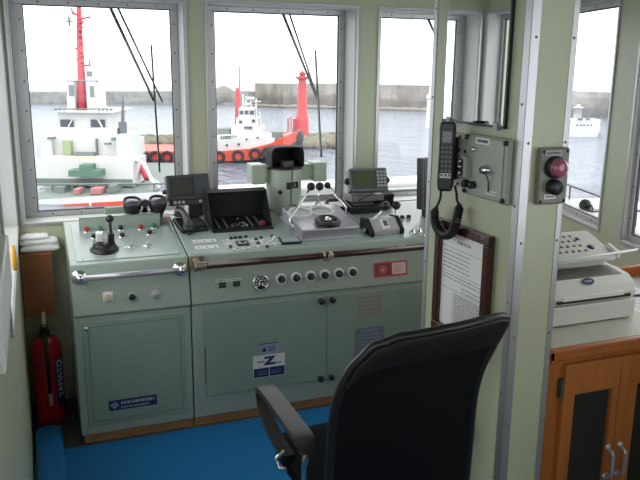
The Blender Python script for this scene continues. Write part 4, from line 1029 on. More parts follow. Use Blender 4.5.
# chair frame: s across (+ = right), f forward
cf = V((-.05, .9987, 0)).normalized(); cr_ = V((cf.y, -cf.x, 0)); cc = V((.945, 1.98, 0))
def K(s, f, z): p = cc + cr_ * s + cf * f; return V((p.x, p.y, z))
# seat
b = MB(); nx, ny = 14, 14; vs = []; fs = []
for lay in (0, 1):
    for j in range(ny):
        for i in range(nx):
            s, t_ = -1 + 2 * i / (nx - 1), -1 + 2 * j / (ny - 1)
            r_e = max(abs(s), abs(t_)); k_ = 1 - .12 * (s * s * t_ * t_)
            z = (.475 - .035 * max(0, r_e - .75) / .25 - .03 * max(0, t_ - .5)) if lay else .40
            vs.append(K(s * .24 * k_, t_ * .25 * k_ + .08, z))
N = nx * ny
for lay in (0, 1):
    for j in range(ny - 1):
        for i in range(nx - 1): q = lay * N + j * nx + i; fs.append((q, q + 1, q + nx + 1, q + nx))
for i in range(nx - 1): fs.append((i, i + 1, N + i + 1, N + i)); q = (ny - 1) * nx + i; fs.append((q, q + 1, N + q + 1, N + q))
for j in range(ny - 1): q = j * nx; fs.append((q, q + nx, N + q + nx, N + q)); q = j * nx + nx - 1; fs.append((q, q + nx, N + q + nx, N + q))
b.add(vs, fs, True); b.build('seat', 'fabric', ch)
# backrest: curved sheet; rows from low to high
rows = [  # height fraction, left x, right x, y of the middle
    (0, .690, 1.125, 1.63), (.2, .680, 1.115, 1.605), (.4, .672, 1.10, 1.58), (.6, .668, 1.092, 1.56), (.75, .668, 1.10, 1.545), (.87, .678, 1.125, 1.532), (.95, .692, 1.145, 1.525), (1., .706, 1.153, 1.52)]
ns = 21
TOPZ = [(-1, .972), (-.8, 1.025), (-.5, 1.05), (0, 1.06), (.5, 1.064), (.85, 1.06), (1, 1.048)]
def topz(s):
    for (a, za), (c, zc) in zip(TOPZ, TOPZ[1:]):
        if s <= c + 1e-9: t = (s - a) / (c - a); t = t * t * (3 - 2 * t) * .3 + t * .7; return za + (zc - za) * t
    return TOPZ[-1][1]
def bk(i, k, off=0):
    zf, xl, xr, y = rows[i]; s = -1 + 2 * k / (ns - 1)
    return V((xl + (xr - xl) * (s + 1) / 2, y + .05 * s * s + off, .47 + (topz(s) - .47) * zf))
vs = [bk(i, k) for i in range(len(rows)) for k in range(ns)] + [bk(i, k, .012) for i in range(len(rows)) for k in range(ns)]
N = len(rows) * ns; fs = []
for lay in (0, 1):
    for i in range(len(rows) - 1):
        for k in range(ns - 1): q = lay * N + i * ns + k; fs.append((q, q + 1, q + ns + 1, q + ns))
b = MB(); b.add(vs, fs, True); bk_o = b.build('backrest', 'chairmesh', ch)
# rim
L_ = [bk(i, 0, .006) for i in range(len(rows))]; Rr = [bk(i, ns - 1, .006) for i in range(len(rows))]; top = [bk(len(rows) - 1, k, .006) for k in range(ns)]
b = MB(); b.tube(smooth(L_ + top[1:-1] + Rr[::-1] + [bk(0, k, .006) for k in range(ns - 2, 0, -1)] + [L_[0]], 3), .013, 10); b.build('back_frame', 'black', ch)
# headband padding along the upper edge
b = MB(); vs = []; fs = []
band_rows = [(5, .0), (6, 0), (7, 0)]
for off in (-.016, .03):
    for i in (5, 6, 7):
        for k in range(ns): vs.append(bk(i, k, off))
n3 = 3 * ns
for lay in (0, 1):
    for i in range(2):
        for k in range(ns - 1): q = lay * n3 + i * ns + k; fs.append((q, q + 1, q + ns + 1, q + ns))
for k in range(ns - 1): fs.append((k, k + 1, n3 + k + 1, n3 + k)); q = 2 * ns + k; fs.append((q, q + 1, n3 + q + 1, n3 + q))
for i in range(2):
    q = i * ns; fs.append((q, q + ns, n3 + q + ns, n3 + q)); q = i * ns + ns - 1; fs.append((q, q + ns, n3 + q + ns, n3 + q))
b.add(vs, fs, True); lab(b.build('headband', 'leather', ch, bevel=.006), 'vinyl padded upper edge')
# arms: flat loops
def arm(mx):
    pth = [V((mx(x), y, z)) for x, y, z in ((.668, 1.800, .625), (.664, 1.800, .648), (.661, 1.82, .664), (.660, 1.95, .668), (.660, 2.12, .668), (.660, 2.195, .655), (.662, 2.222, .622), (.668, 2.205, .565), (.682, 2.15, .505), (.705, 2.08, .455))]
    sp_ = smooth(pth, 6); vs = []; fs = []; m = len(sp_); sd = V((1, 0, 0))
    for i, p in enumerate(sp_):
        d = (sp_[min(i + 1, m - 1)] - sp_[max(i - 1, 0)]).normalized(); nn = d.cross(sd).normalized(); w = .030 if .1 < i / m < .55 else .022; t = .010
        vs += [p - sd * w - nn * t, p + sd * w - nn * t, p + sd * w + nn * t, p - sd * w + nn * t]
    for i in range(m - 1):
        for q in range(4): fs.append((i * 4 + q, i * 4 + (q + 1) % 4, i * 4 + 4 + (q + 1) % 4, i * 4 + 4 + q))
    fs += [(0, 1, 2, 3), tuple(4 * (m - 1) + q for q in range(4))]
    b = MB(); b.add(vs, fs, True); return b.build('armrest', 'armp', ch, bevel=.004)
arm(lambda x: x); arm(lambda x: 1.825 - x)
# under-seat metal bar, column, star base, casters
b = MB(); b.box(K(-.09, -.05, .35), K(.09, .20, .40)) if False else b.lathe([(.10, .36), (.10, .40), (0, .40)], K(0, .05, 0), (0, 0, 1), 20); b.build('seat_mechanism', 'black', ch)
b = MB(); 
for mx in (lambda x: x, lambda x: 1.825 - x):
    b.tube([V((mx(x), y, z)) for x, y, z in ((.668, 1.802, .640), (.672, 1.83, .57), (.69, 1.88, .44), (.80, 1.95, .39), (.90, 2.0, .38))], .010, 10)
    b.tube([V((mx(x), y, z)) for x, y, z in ((.695, 2.09, .475), (.665, 2.085, .455), (.668, 2.06, .435), (.72, 2.05, .42))], .007, 8)
b.split('arm_bracket', 'chrome', ch)
b = MB(); b.lathe([(.03, .09), (.03, .22), (.02, .22), (.02, .37)], K(0, .05, 0), (0, 0, 1), 16); b.build('gas_column', 'black', ch)
for k in range(5):
    a = 2 * PI * k / 5 + .3; d = V((math.cos(a), math.sin(a), 0)); o_ = K(0, .05, 0)
    side = V((-d.y, d.x, 0)) * .018
    b = MB(); q0 = [o_ + V((0, 0, .07)) - side * 1.4, o_ + V((0, 0, .07)) + side * 1.4, o_ + V((0, 0, .115)) + side * 1.4, o_ + V((0, 0, .115)) - side * 1.4]; e_ = o_ + d * .24
    q1 = [e_ + V((0, 0, .062)) - side * .7, e_ + V((0, 0, .062)) + side * .7, e_ + V((0, 0, .085)) + side * .7, e_ + V((0, 0, .085)) - side * .7]
    b.hexa(q0, q1); lg_ = b.build('base_leg', 'black', ch, bevel=.004)
    b = MB(); b.cyl(e_ + side * 1.2 + V((0, 0, .029)), e_ - side * 1.2 + V((0, 0, .029)), .025); b.cyl(e_ + V((0, 0, .03)), e_ + V((0, 0, .075)), .008); b.build('caster', 'black', lg_)
b = MB(); b.hexa([K(-.03, -.17, .38), K(.03, -.17, .38), K(.03, -.15, .36), K(-.03, -.15, .36)], [K(-.03, -.24, .55), K(.03, -.24, .55), K(.03, -.225, .55), K(-.03, -.225, .55)]); b.hexa([K(-.03, -.17, .38), K(.03, -.17, .38), K(.03, -.0, .36), K(-.03, -.0, .36)], [K(-.03, -.17, .40), K(.03, -.17, .40), K(.03, -.0, .39), K(-.03, -.0, .39)]); b.build('back_bracket', 'black', ch)

# ================================================================== OUTSIDE
SEA = -4.3
b = MB(); b.add([(-70, -12, SEA), (170, -12, SEA), (170, 175, SEA), (-70, 175, SEA)], [(0, 1, 2, 3)])
o = b.build('sea', 'sea'); struct(o)
rr = V((math.cos(YAW), -math.sin(YAW), 0)); ff = V((math.sin(YAW), math.cos(YAW), 0))
class Far:
    """a standing frame at a sea point: x to the right, y away, z up"""
    def __init__(s, u, v, z=SEA): s.o = onZ(u, v, z); s.o.z = SEA
    def P(s, u, v, d=0): return onP(u, v, s.o + ff * d, ff)
    def box(s, mb, u0, v0, u1, v1, d0, d1, taper=0):
        a, c = s.P(u0, v0, d0), s.P(u1, v1, d0)
        w = rr.dot(c - a); lo, hi = min(a.z, c.z), max(a.z, c.z)
        q = [V((a.x, a.y, lo)), V((a.x, a.y, lo)) + rr * w, V((a.x, a.y, hi)) + rr * w, V((a.x, a.y, hi))]
        if taper: q[2] = q[2] - rr * w * taper; q[3] = q[3] + rr * w * taper
        mb.hexa(q, [p + ff * (d1 - d0) for p in q])
# breakwater: far low wall on the left, tall nearer wall to the right
def wall_run(pts, name, label, thick, m='bw'):
    b = MB(); n = len(pts); vs = []
    for (u, v, vt) in pts:
        g = onZ(u, v, SEA); d = ray(u, v); h = V((d.x, d.y, 0)); g2 = g + h.normalized() * thick
        tz = onP(u, vt, g, (h.x, h.y, 0)).z
        vs += [(g.x, g.y, SEA - .5), (g.x, g.y, tz), (g2.x, g2.y, tz), (g2.x, g2.y, SEA - .5)]
    fs = []
    for i in range(n - 1):
        for q in range(4): fs.append((i * 4 + q, i * 4 + (q + 1) % 4, i * 4 + 4 + (q + 1) % 4, i * 4 + 4 + q))
    fs += [(0, 1, 2, 3), tuple(4 * (n - 1) + q for q in range(4))]
    b.add(vs, fs); g = onZ(pts[n // 2][0], pts[n // 2][1], SEA)
    return tag(b.build(name, m, loc=tuple(g)), label, 'breakwater')
wall_run([(-80, 103.5, 92), (30, 103.3, 92), (120, 103.3, 91.5), (200, 104, 91.5), (262, 104.6, 92)], 'breakwater', 'far low grey breakwater seen behind the white tug', 6, mat('far_concrete', (.25, .25, .24), .9, var=.55, vscale=1.1))
wall_run([(255, 105.5, 83.5), (340, 107.5, 84), (440, 110.3, 86), (540, 114.5, 90), (700, 122, 96)], 'breakwater', 'tall stained concrete breakwater stretching across the right windows', 5)
b = MB(); r_ = random.Random(7)
for k in range(84):
    u = 252 + k * 3.25; v = 105.8 + (u - 255) * .0265 + 1.0; g = onZ(u, v, SEA); b.ball((g.x, g.y, SEA + .15), r_.uniform(.3, .6), 7, 5, (1.5, 1.2, .7))
tag(b.build('breakwater_boulders', mat('wet_rock', (.20, .18, .15), .9, var=.3, vscale=.6), loc=tuple(onZ(330, 108, SEA))), 'strip of grey boulders along the foot of the tall breakwater', 'boulders', kind='stuff')
# hump of trees on the far breakwater
b = MB()
for k in range(26):
    u = 217 + k * 1.7; vt = 96 - 8 * math.exp(-((u - 224) / 9.) ** 2) - 3 * math.exp(-((u - 246) / 10.) ** 2) + r_.uniform(-1, 1)
    g = onZ(u, 104.3, SEA); d = ray(u, vt); h = V((g.x, g.y, 0)) * 1.01; z = EYE + d.z * (h.length / math.hypot(d.x, d.y)); b.ball((h.x, h.y, z - 1.2), 1.4, 8, 6, (1, 1, 1.1))
tag(b.build('shrub_clump', mat('hazy_shrub', (.20, .19, .16), .9, var=.3, vscale=1.), loc=tuple(onZ(230, 104.3, SEA))), 'hazy clump of shrubs on the far breakwater left of the red lighthouse', 'shrubs', kind='stuff')

# rocky mole under the lighthouse
b = MB(); r_ = random.Random(3)
for k in range(230):
    u = r_.uniform(262, 346); v = r_.uniform(140, 149.5) - (u - 262) * .015
    g = onZ(u, v, SEA); b.ball((g.x, g.y, SEA + .12 + r_.random() * .25), r_.uniform(.25, .5), 6, 4, (1.3, 1, .8))
for k in range(120):
    u = r_.uniform(128, 178); v = r_.uniform(143, 149); g = onZ(u, v, SEA); b.ball((g.x, g.y, SEA + .15 + r_.random() * .3), r_.uniform(.25, .5), 6, 4, (1.3, 1, .8))
tag(b.build('rubble_mole', 'rock', loc=tuple(onZ(303, 145, SEA))), 'low mole of rubble stones at the foot of the red lighthouse', 'rubble', kind='stuff')
# lighthouse
F = Far(302, 141.5)
lc = F.P(302, 141.5); lh = thing('lighthouse', 'red lighthouse tower with a railed gallery seen through the middle window', 'lighthouse', (lc.x, lc.y, SEA))
sc = (F.P(312, 141) - F.P(302, 141)).length / 10
zt = F.P(302, 80).z; zl = F.P(302, 72.5).z; zb = SEA + .3
b = MB(); b.lathe([(sc * 6.8, -.3), (sc * 6.5, (zt - zb) * .36), (sc * 5.4, (zt - zb) * .38), (sc * 3.8, zt - zb)], (lc.x, lc.y, zb), (0, 0, 1), 24); b.build('tower', 'lhred', lh)
b = MB(); b.lathe([(sc * 3.9, 0), (sc * 6.8, .15), (sc * 6.8, .28), (0, .25)], (lc.x, lc.y, zt), (0, 0, 1), 20); b.build('gallery', 'lhred', lh)
b = MB()
for k in range(8):
    a = PI / 4 * k; q = V((lc.x + sc * 6.4 * math.cos(a), lc.y + sc * 6.4 * math.sin(a), zt + .2)); b.cyl(q, q + V((0, 0, sc * 4)), sc * .35, n=6)
b.ring((lc.x, lc.y, zt + .2 + sc * 4), (0, 0, 1), sc * 6.4, sc * .35, 20, 5); b.build('railing', 'lhred', lh)
b = MB(); b.lathe([(sc * 2.4, 0), (sc * 2.4, sc * 4), (sc * 2.8, sc * 4.5), (sc * .5, sc * 6.5), (0, sc * 7)], (lc.x, lc.y, zt + .2), (0, 0, 1), 16); b.build('lantern', 'lhred', lh)
b = MB(); F.box(b, 293, 119, 301, 141, -.5, .4); b.build('porch', 'lhred', lh)
b = MB(); F.box(b, 287, 118, 289.5, 133, -1.5, -1.3); F.box(b, 290.5, 117, 292, 132, -1.5, -1.3); b.split('fence_post', 'bpink', lh)

# ---- tug alongside (side view, bow to the right)
F2 = Far(215, 162.5); o2 = F2.o
tg = thing('tugboat', 'red and white tugboat lying sideways by the lighthouse with fenders along its hull', 'tugboat', tuple(F2.P(232, 162.5)))
top_line = [(128, 151), (180, 151.5), (215, 152), (250, 149), (270, 144), (285, 137.5), (299, 132)]
bot_line = [(128, 161), (180, 161.5), (215, 162), (250, 160), (270, 157), (285, 150), (301, 141)]
def strake(u_list, v_top, v_bot, d0, d1, pointed=True):
    vs = []; n = len(u_list)
    for i, u in enumerate(u_list):
        t = i / (n - 1); w = (1 - max(0, (t - .55) / .45) ** 2 * .92) if pointed else 1
        mid = (d0 + d1) / 2; hw = (d1 - d0) / 2 * w
        for v in (v_bot[i], v_top[i]):
            p = F2.P(u, v, 0); vs += [p + ff * (mid - hw), p + ff * (mid + hw)]
    fs = []
    for i in range(n - 1):
        a = i * 4; c = a + 4; fs += [(a, c, c + 2, a + 2), (a + 1, a + 3, c + 3, c + 1), (a + 2, c + 2, c + 3, a + 3), (a, a + 1, c + 1, c)]
    fs += [(0, 2, 3, 1), (4 * (n - 1), 4 * (n - 1) + 1, 4 * (n - 1) + 3, 4 * (n - 1) + 2)]
    return vs, fs
us = [p[0] for p in top_line]
b = MB(); vs, fs = strake(us, [p[1] for p in top_line], [p[1] for p in bot_line], 0, 4.2); b.add(vs, fs); hull2 = b.build('hull_band', 'borange', tg)
b = MB(); vs, fs = strake(us, [p[1] - .3 for p in bot_line], [164, 164, 164, 163, 161.5, 158, 152], .4, 3.8); b.add(vs, fs); b.build('shadow_hull', 'tyre', tg)  # black colour stands in for the shadow below the orange band
wt = [(200, 141), (225, 140), (240, 138), (255, 137), (268, 138.5), (274, 140)]; wb = [152.2, 152, 150.3, 148.3, 144.8, 142.8]
b = MB(); vs, fs = strake([p[0] for p in wt], [p[1] for p in wt], wb, .3, 3.9, False); b.add(vs, fs); b.build('upper_hull', 'bwhite', tg)
for u in (143, 155, 167, 219, 238, 255, 268): 
    v = 157 if u < 230 else 157 - (u - 230) * .11; p = F2.P(u, v, -.05); b = MB(); b.ring(p, ff, .31, .10, 16, 6); b.build('tyre_fender', 'tyre', tg)
p = F2.P(297, 137.5, 2.1); b = MB(); b.ball(p, .46, 12, 8, (1, 1, 1.2)); b.build('bow_fender', 'tyre', tg)
b = MB(); F2.box(b, 231, 127, 262, 140, 1., 3.4); F2.box(b, 236, 118, 258, 128, 1.2, 3.2); b.build('deckhouse', 'bwhite', tg)
b = MB(); F2.box(b, 238.5, 108, 254, 119, 1.4, 3.0); b.build('wheelhouse', 'bwhite', tg)
b = MB()
for u in (239.5, 244.8, 250): F2.box(b, u, 110.5, u + 3.8, 114.5, 1.36, 1.44)
b.split('wheelhouse_window', 'bglass', tg)
b = MB(); F2.box(b, 244, 126.5, 252, 128.8, .9, 1.02); F2.box(b, 239, 120.5, 242, 123.5, 1.15, 1.22); F2.box(b, 252, 119.5, 255, 122.5, 1.15, 1.22); b.split('deckhouse_window', 'bglass', tg)
b = MB(); F2.box(b, 234.2, 88, 241, 138, 2.4, 2.9, .16); b.build('mast', 'mred', tg)
b = MB(); p0, p1 = F2.P(239.5, 89, 2.6), F2.P(239.3, 66, 2.6); b.cyl(p0, p1, .06, .04, 8); F2.box(b, 236, 69, 242, 69.8, 2.5, 2.7); F2.box(b, 237, 66, 241, 67, 2.5, 2.7); b.build('mast_top', 'bgrey', tg)
b = MB()
for u, v0_, v1_ in ((246, 96, 108), (251, 100, 108), (256, 98, 118), (243, 94, 108), (260, 112, 128)): q0, q1 = F2.P(u, v1_, 2), F2.P(u, v0_, 2); b.cyl(q0, q1, .07, .05, 8)
F2.box(b, 247, 97, 254, 99.5, 1.9, 2.3); F2.box(b, 253, 101, 261, 102, 1.9, 2.1); F2.box(b, 244, 103, 250, 105, 1.8, 2.4); b.build('roof_gear', 'bwhite', tg)
b = MB(); F2.box(b, 217.5, 128.5, 230, 134.5, 1.2, 3.0); F2.box(b, 271.5, 132, 282, 141, 1.2, 2.6); b.split('deck_winch', 'bgrey', tg)
b = MB()
for u in range(221, 238, 3): q0, q1 = F2.P(u, 141, .35), F2.P(u, 135.5, .35); b.cyl(q0, q1, .03, n=6)
for v in (136, 138.5): b.cyl(F2.P(220, v, .35), F2.P(237, v, .35), .03, n=6)
b.build('deck_rail', 'bgrey', tg)
b = MB()
for u, v in ((226.5, 145.5), (238.5, 144.5), (246.5, 139.5), (257.5, 137.7)): F2.box(b, u - .8, v - .8, u + .8, v + .8, -.02 if v > 141 else .25, .35)
b.split('porthole', 'tyre', tg)

# ---- white tug ahead (seen end on)
F1 = Far(98, 205)
tw = thing('tugboat', 'large white tugboat with a tall red mast seen end on through the left window', 'tugboat', tuple(F1.P(95, 205, 3)))
b = MB()
q = lambda u, v, d: F1.P(u, v, d)
b.hexa([q(20, 222, 0), q(168, 216, 0), q(165, 191.5, 0), q(24, 200.5, 0)], [q(20, 222, .8), q(168, 216, .8), q(165, 191.5, .8), q(24, 200.5, .8)]); b.build('bulwark', 'bwhite', tw)
b = MB(); b.hexa([q(20, 214.5, -.06), q(168, 205, -.06), q(166, 198.5, -.06), q(20, 207, -.06)], [q(20, 214.5, 0), q(168, 205, 0), q(166, 198.5, 0), q(20, 207, 0)]); lab(b.build('orange_stripe', 'borange', tw), 'orange stripe along the bulwark')
b = MB(); F1.box(b, 89, 202.5, 91.5, 207.5, -.12, 0); b.build('bollard_post', 'bwhite', tw)
D0 = 3.5
b = MB(); F1.box(b, 26, 199, 143, 218, .8, 14); b.build('hull', 'bgrey', tw)
# main foredeck house, white, shadow on its lower part painted as a grey slab
b = MB(); F1.box(b, 34, 160, 134, 186.5, 4.2, 7.0); b.build('foredeck_house', 'bwhite', tw)
b = MB(); F1.box(b, 36, 178.5, 132, 185.5, 4.1, 4.25); lab(b.build('shadow_panel', 'bgrey', tw), 'grey slab painted as shadow on the lower house')
b = MB(); F1.box(b, 68, 170.5, 100, 177, 3.3, 4.2); F1.box(b, 79, 165, 91, 172, 3.4, 4.2); b.build('winch', 'bgreen', tw)
b = MB(); p0, p1 = q(32, 184.6, 3), q(172, 183.5, 3); b.cyl(p0, p1, .05, n=8)
for u in (52, 72, 92, 112, 134, 154): b.cyl(q(u, 184, 3), q(u, 191, 3), .04, n=6)
b.build('deck_rail', 'bgrey', tw)
b = MB(); b.box((0, 0, 0), (0, 0, 0)) if False else F1.box(b, 54, 187, 64, 193, 2.5, 3.5); F1.box(b, 108, 185.5, 116, 193, 2.5, 3.5); b.split('bollard', 'bgrey', tw)
b = MB(); F1.box(b, 90, 189, 101, 194.5, 2, 2.8); F1.box(b, 73, 189.5, 79, 194.5, 2, 2.8); b.split('mooring_gear', 'bpink', tw)
# yellow/black hazard strip
b = MB()
for k in range(7): u = 72 + k * 3; b.hexa([q(u, 159.6, 4.15), q(u + 1.5, 159.6, 4.15), q(u + 2.7, 157, 4.15), q(u + 1.2, 157, 4.15)], [q(u, 159.6, 4.2), q(u + 1.5, 159.6, 4.2), q(u + 2.7, 157, 4.2), q(u + 1.2, 157, 4.2)])
b.build('hazard_stripes', mat('hazard_yellow', (.75, .55, .05), .5), tw)
# middle house, bridge, upper house
b = MB(); F1.box(b, 53, 128, 118, 161, 6.6, 11); F1.box(b, 36, 142, 128, 161, 6.8, 10.6); b.build('deckhouse', 'bwhite', tw)
b = MB(); F1.box(b, 57, 112, 112, 129, 7.4, 10.6); F1.box(b, 55, 111, 114, 113, 7.0, 10.8); b.build('wheelhouse', 'bwhite', tw)
for (ua, ub) in ((60, 73.5), (90.5, 105)):
    b = MB(); F1.box(b, ua, 119.5, ub, 129.5, 7.3, 7.42); o = b.build('bridge_window', 'bglass', tw)
b = MB(); b.hexa([q(66, 129.5, 7.24), q(67.5, 129.5, 7.24), q(73, 119.5, 7.24), q(71.5, 119.5, 7.24)], [q(66, 129.5, 7.3), q(67.5, 129.5, 7.3), q(73, 119.5, 7.3), q(71.5, 119.5, 7.3)]); b.hexa([q(102.5, 129.5, 7.24), q(104.5, 129.5, 7.24), q(99, 119.5, 7.24), q(97, 119.5, 7.24)], [q(102.5, 129.5, 7.3), q(104.5, 129.5, 7.3), q(99, 119.5, 7.3), q(97, 119.5, 7.3)]); b.split('window_brace', 'bwhite', tw)
b = MB(); F1.box(b, 66.5, 81.5, 75.5, 112, 7.8, 9.6); F1.box(b, 86, 81.5, 97, 112, 7.8, 9.6); F1.box(b, 66.5, 96, 97, 112, 8.2, 9.6); b.build('upper_house', 'bwhite', tw)
b = MB(); F1.box(b, 68.5, 85, 74, 96, 7.74, 7.8); F1.box(b, 89.5, 86, 94, 97, 7.74, 7.8); b.split('upper_window', 'bgrey', tw)
b = MB(); b.cyl(q(66, 81, 8), q(98, 81, 8), .05, n=6)
for u in (56, 60, 64, 99, 103, 107, 111): b.cyl(q(u, 112, 7.2), q(u, 108.5, 7.2), .04, n=6)
b.cyl(q(54, 109, 7.2), q(113, 109, 7.2), .035, n=6); b.build('railing', 'bgrey', tw)
# mast
b = MB(); b.tube([q(82.3, 113, 8.2), q(81.5, 80, 8.2), q(80, 45, 8.2), q(78.8, 8, 8.2), q(78.4, -18, 8.2)], [.26, .22, .17, .12, .06], 12); ms_ = b.build('mast', 'mred', tw)
b = MB()
for (ua, va, ub, vb) in ((80, 19, 90, 17), (72, 13.5, 79, 15), (75, 49, 81, 46), (81, 66, 91, 65), (79, 27, 83, 27), (76, 59, 82, 60)): b.cyl(q(ua, va, 8.1), q(ub, vb, 8.1), .05, n=6)
b.cyl(q(90, 17, 8.1), q(90, 14, 8.1), .04, n=6); b.cyl(q(89.5, 66, 8.1), q(89.5, 59, 8.1), .04, n=6); b.tube([q(71.5, 8, 8.1), q(72, 11, 8.1), q(76, 15, 8.1)], .05, 6)
for v in (22, 30, 36, 42, 52, 56, 62): b.ball(q(80.5 + (v % 3), v, 8.05), .11, 8, 6)
b.build('mast_arms', 'mred', ms_)
b = MB(); F1.box(b, 65, 20.5, 72, 21.8, 7.9, 8.1); F1.box(b, 67.8, 16.5, 69.3, 26, 7.9, 8.1); b.build('radar_scanner', 'bgreen', ms_) ; 
b = MB(); F1.box(b, 86, 71, 91, 77, 7.9, 8.2); b.build('horn', 'bgrey', ms_)
# side gear
b = MB(); b.cyl(q(123, 134, 7), q(122.5, 122, 7), .22, n=10); b.cyl(q(122.8, 122, 7), q(122.8, 95, 7), .09, .05, 8); lab(b.build('exhaust_pipe', mat('dark_pipe', (.12, .13, .15), .6), tw), 'dark slim stack')
b = MB(); F1.box(b, 116, 135, 132, 158, 6, 8); F1.box(b, 40, 138, 52, 158, 6.2, 8); b.split('side_locker', mat('pale_locker', (.52, .58, .55), .6), tw)
b = MB(); F1.box(b, 62, 141, 71, 155, 6.2, 6.7); b.build('green_locker', mat('olive_locker', (.26, .33, .18), .6), tw)
b = MB(); F1.box(b, 47, 137, 54, 139.5, 6.1, 6.4); F1.box(b, 104, 143, 110, 145, 6.1, 6.4); F1.box(b, 111, 138, 116, 141, 6.1, 6.4); F1.box(b, 95, 139, 97, 155, 6.3, 6.6); F1.box(b, 73, 153, 94, 156.5, 6.0, 6.6); b.split('deck_fitting', 'bgrey', tw)
b = MB(); b.tube(smooth([q(134, 160, 5), q(142, 163, 4.5), q(148, 172, 4), q(152, 181, 3.5), q(160, 188, 3)], 5), .08, 6); b.tube(smooth([q(138, 160, 5), q(146, 166, 4.5), q(152, 178, 4), q(164, 186, 3)], 5), .05, 6); b.build('mooring_rope', 'bwhite', tw)
b = MB(); b.tube(smooth([q(134, 158, 6), q(140, 165, 6), q(147, 178, 5)], 5), .18, 6); b.build('red_fender_rope', 'mred', tw)

# white marker post and boat seen through the right windows
F3 = Far(430, 128); p = F3.P(429, 128.5)
b = MB(); b.lathe([(.42, 0), (.36, .6), (.30, 3.3), (.18, 3.5), (.12, 4.2), (0, 4.3)], (p.x, p.y, SEA), (0, 0, 1), 14); b.ball((p.x, p.y, SEA + 3.1), .42, 10, 8)
tag(b.build('marker_post', 'bwhite', loc=(p.x, p.y, SEA)), 'white marker post standing in the water before the stained breakwater', 'marker')
F4 = Far(588, 137); p = F4.P(588, 137)
bo4 = thing('moored_boat', 'small white boat seen through the narrow window right of the column', 'boat', (p.x, p.y, SEA))
b = MB(); b.hexa([F4.P(560, 137, 0), F4.P(597, 137, 0), F4.P(601, 127, 0), F4.P(560, 127, 0)], [F4.P(560, 137, 3), F4.P(597, 137, 3), F4.P(601, 127, 3), F4.P(560, 127, 3)]); b.build('hull', 'bwhite', bo4)
b = MB(); F4.box(b, 566, 119.5, 600, 127.2, .4, 2.4); b.build('cabin', 'bwhite', bo4)
b = MB()
for u in (576.5, 580, 583.5, 587, 590.5): F4.box(b, u, 124.5, u + 1.6, 126, .34, .42)
F4.box(b, 578, 118.3, 583, 120.3, .3, .5); F4.box(b, 586, 118.3, 590, 119.8, .3, .5); b.split('cabin_window', 'bglass', bo4)
F5 = Far(577.5, 117.6); p = F5.P(577.5, 117.6)
b = MB(); b.lathe([(.55, -.3), (.5, (F5.P(577, 108).z - SEA)), (.75, F5.P(577, 108).z - SEA), (.75, F5.P(577, 107.3).z - SEA), (.35, F5.P(577, 107).z - SEA), (.3, F5.P(577, 105).z - SEA), (0, F5.P(577, 104.3).z - SEA)], (p.x, p.y, SEA), (0, 0, 1), 16)
tag(b.build('white_beacon', 'bwhite', loc=(p.x, p.y, SEA)), 'small white beacon tower at the foot of the breakwater, right of the column', 'beacon')

# own vessel: white bulwark cap and rail outside the right window
b = MB(); b.box((1.13, 4.95, .2), (3.6, 5.25, .855)); o = b.build('bulwark_ledge', 'bwhite', loc=(2.0, 4.4, .5), bevel=.02)
o.name = 'trim_4'; struct(o)
b = MB(); b.cyl((1.9, 4.6, .865), (3.3, 4.6, .865), .010, n=12)
for x in (1.95, 3.2): b.cyl((x, 4.6, .865), (x, 4.6, .25), .008, n=8)
b.box((1.9, 4.57, .25), (3.3, 4.63, .26))
tag(b.build('outer_handrail', 'steel', loc=(2, 4.22, .8)), 'thin outer handrail running below the right front windows', 'handrail')
# outside ledge and spotlight by the right side window
XO = lambda s, n, z: RA + RD * s + RN * n + V((0, 0, z))
b = MB(XR); b.box((-.2, .26, .86), (1.35, .75, .92)); o = b.build('trim_5', 'bwhite', bevel=.01); struct(o)
c = onP(585, 204.5, XO(0, .30, 0), RN)
sl_ = thing('deck_lamp', 'black round lamp on a bent arm outside the narrow right window', 'lamp', (c.x, c.y, .92))
b = MB(); b.lathe([(.012, -.03), (.03, -.012), (.034, .012), (.03, .02), (0, .022)], c, V((-.6, -.8, 0)), 18); b.build('lamp_head', 'black', sl_)
e0 = onP(591, 205, XO(0, .30, 0), RN); e1 = onP(592.5, 212, XO(0, .30, 0), RN); e2 = onP(591, 220, XO(0, .32, 0), RN); e3 = onP(588, 222.5, XO(0, .33, 0), RN); e3.z = .921
b = MB(); b.tube(smooth([c, e0, e1, e2, V((e2.x, e2.y, .925))], 5), .006, 8); b.box((e2.x - .05, e2.y - .06, .92), (e2.x + .03, e2.y + .03, .927)); b.build('bent_arm', 'black', sl_)
b = MB(XR); b.cyl((-.2, .34, 1.005), (1.35, .34, 1.005), .006, n=8); 
for s in (-.15, .5, 1.3): b.cyl((s, .34, .92), (s, .34, 1.005), .005, n=8)
tag(b.build('outer_handrail', 'black', loc=tuple(XO(.3, .34, .92))), 'thin dark handrail outside the narrow right window', 'handrail')

# window wipers outside the front panes
def wiper(label, arms, blade):
    o0 = onY(*arms[0][0], W + .05)
    w = thing('window_wiper', label, 'wiper', (o0.x, W + .03, 2.03))
    for (a, c, r) in arms:
        A = onY(*a, W + .05); B = onY(*c, W + .045); d = (A - B).normalized(); A = A + d * ((2.03 - A.z) / d.z if A.z < 2.03 else 0)
        b = MB(); b.cyl(A, B, r, r * .8, 8); b.build('arm', 'dgrey', w)
    if blade:
        b = MB(); A, B = onY(*blade[0], W + .03), onY(*blade[1], W + .03); A.y = B.y = W + .018; dd = (B - A).normalized(); sd = V((.004, 0, 0)); yy = V((0, .016, 0))
        b.hexa([A - sd, A + sd, A + sd + yy, A - sd + yy], [B - sd, B + sd, B + sd + yy, B - sd + yy]); b.build('blade', 'black', w)
    b = MB(); b.box((o0.x - .05, W + .022, 1.99), (o0.x + .06, W + .07, 2.045)); b.build('pivot_housing', 'grey', w)
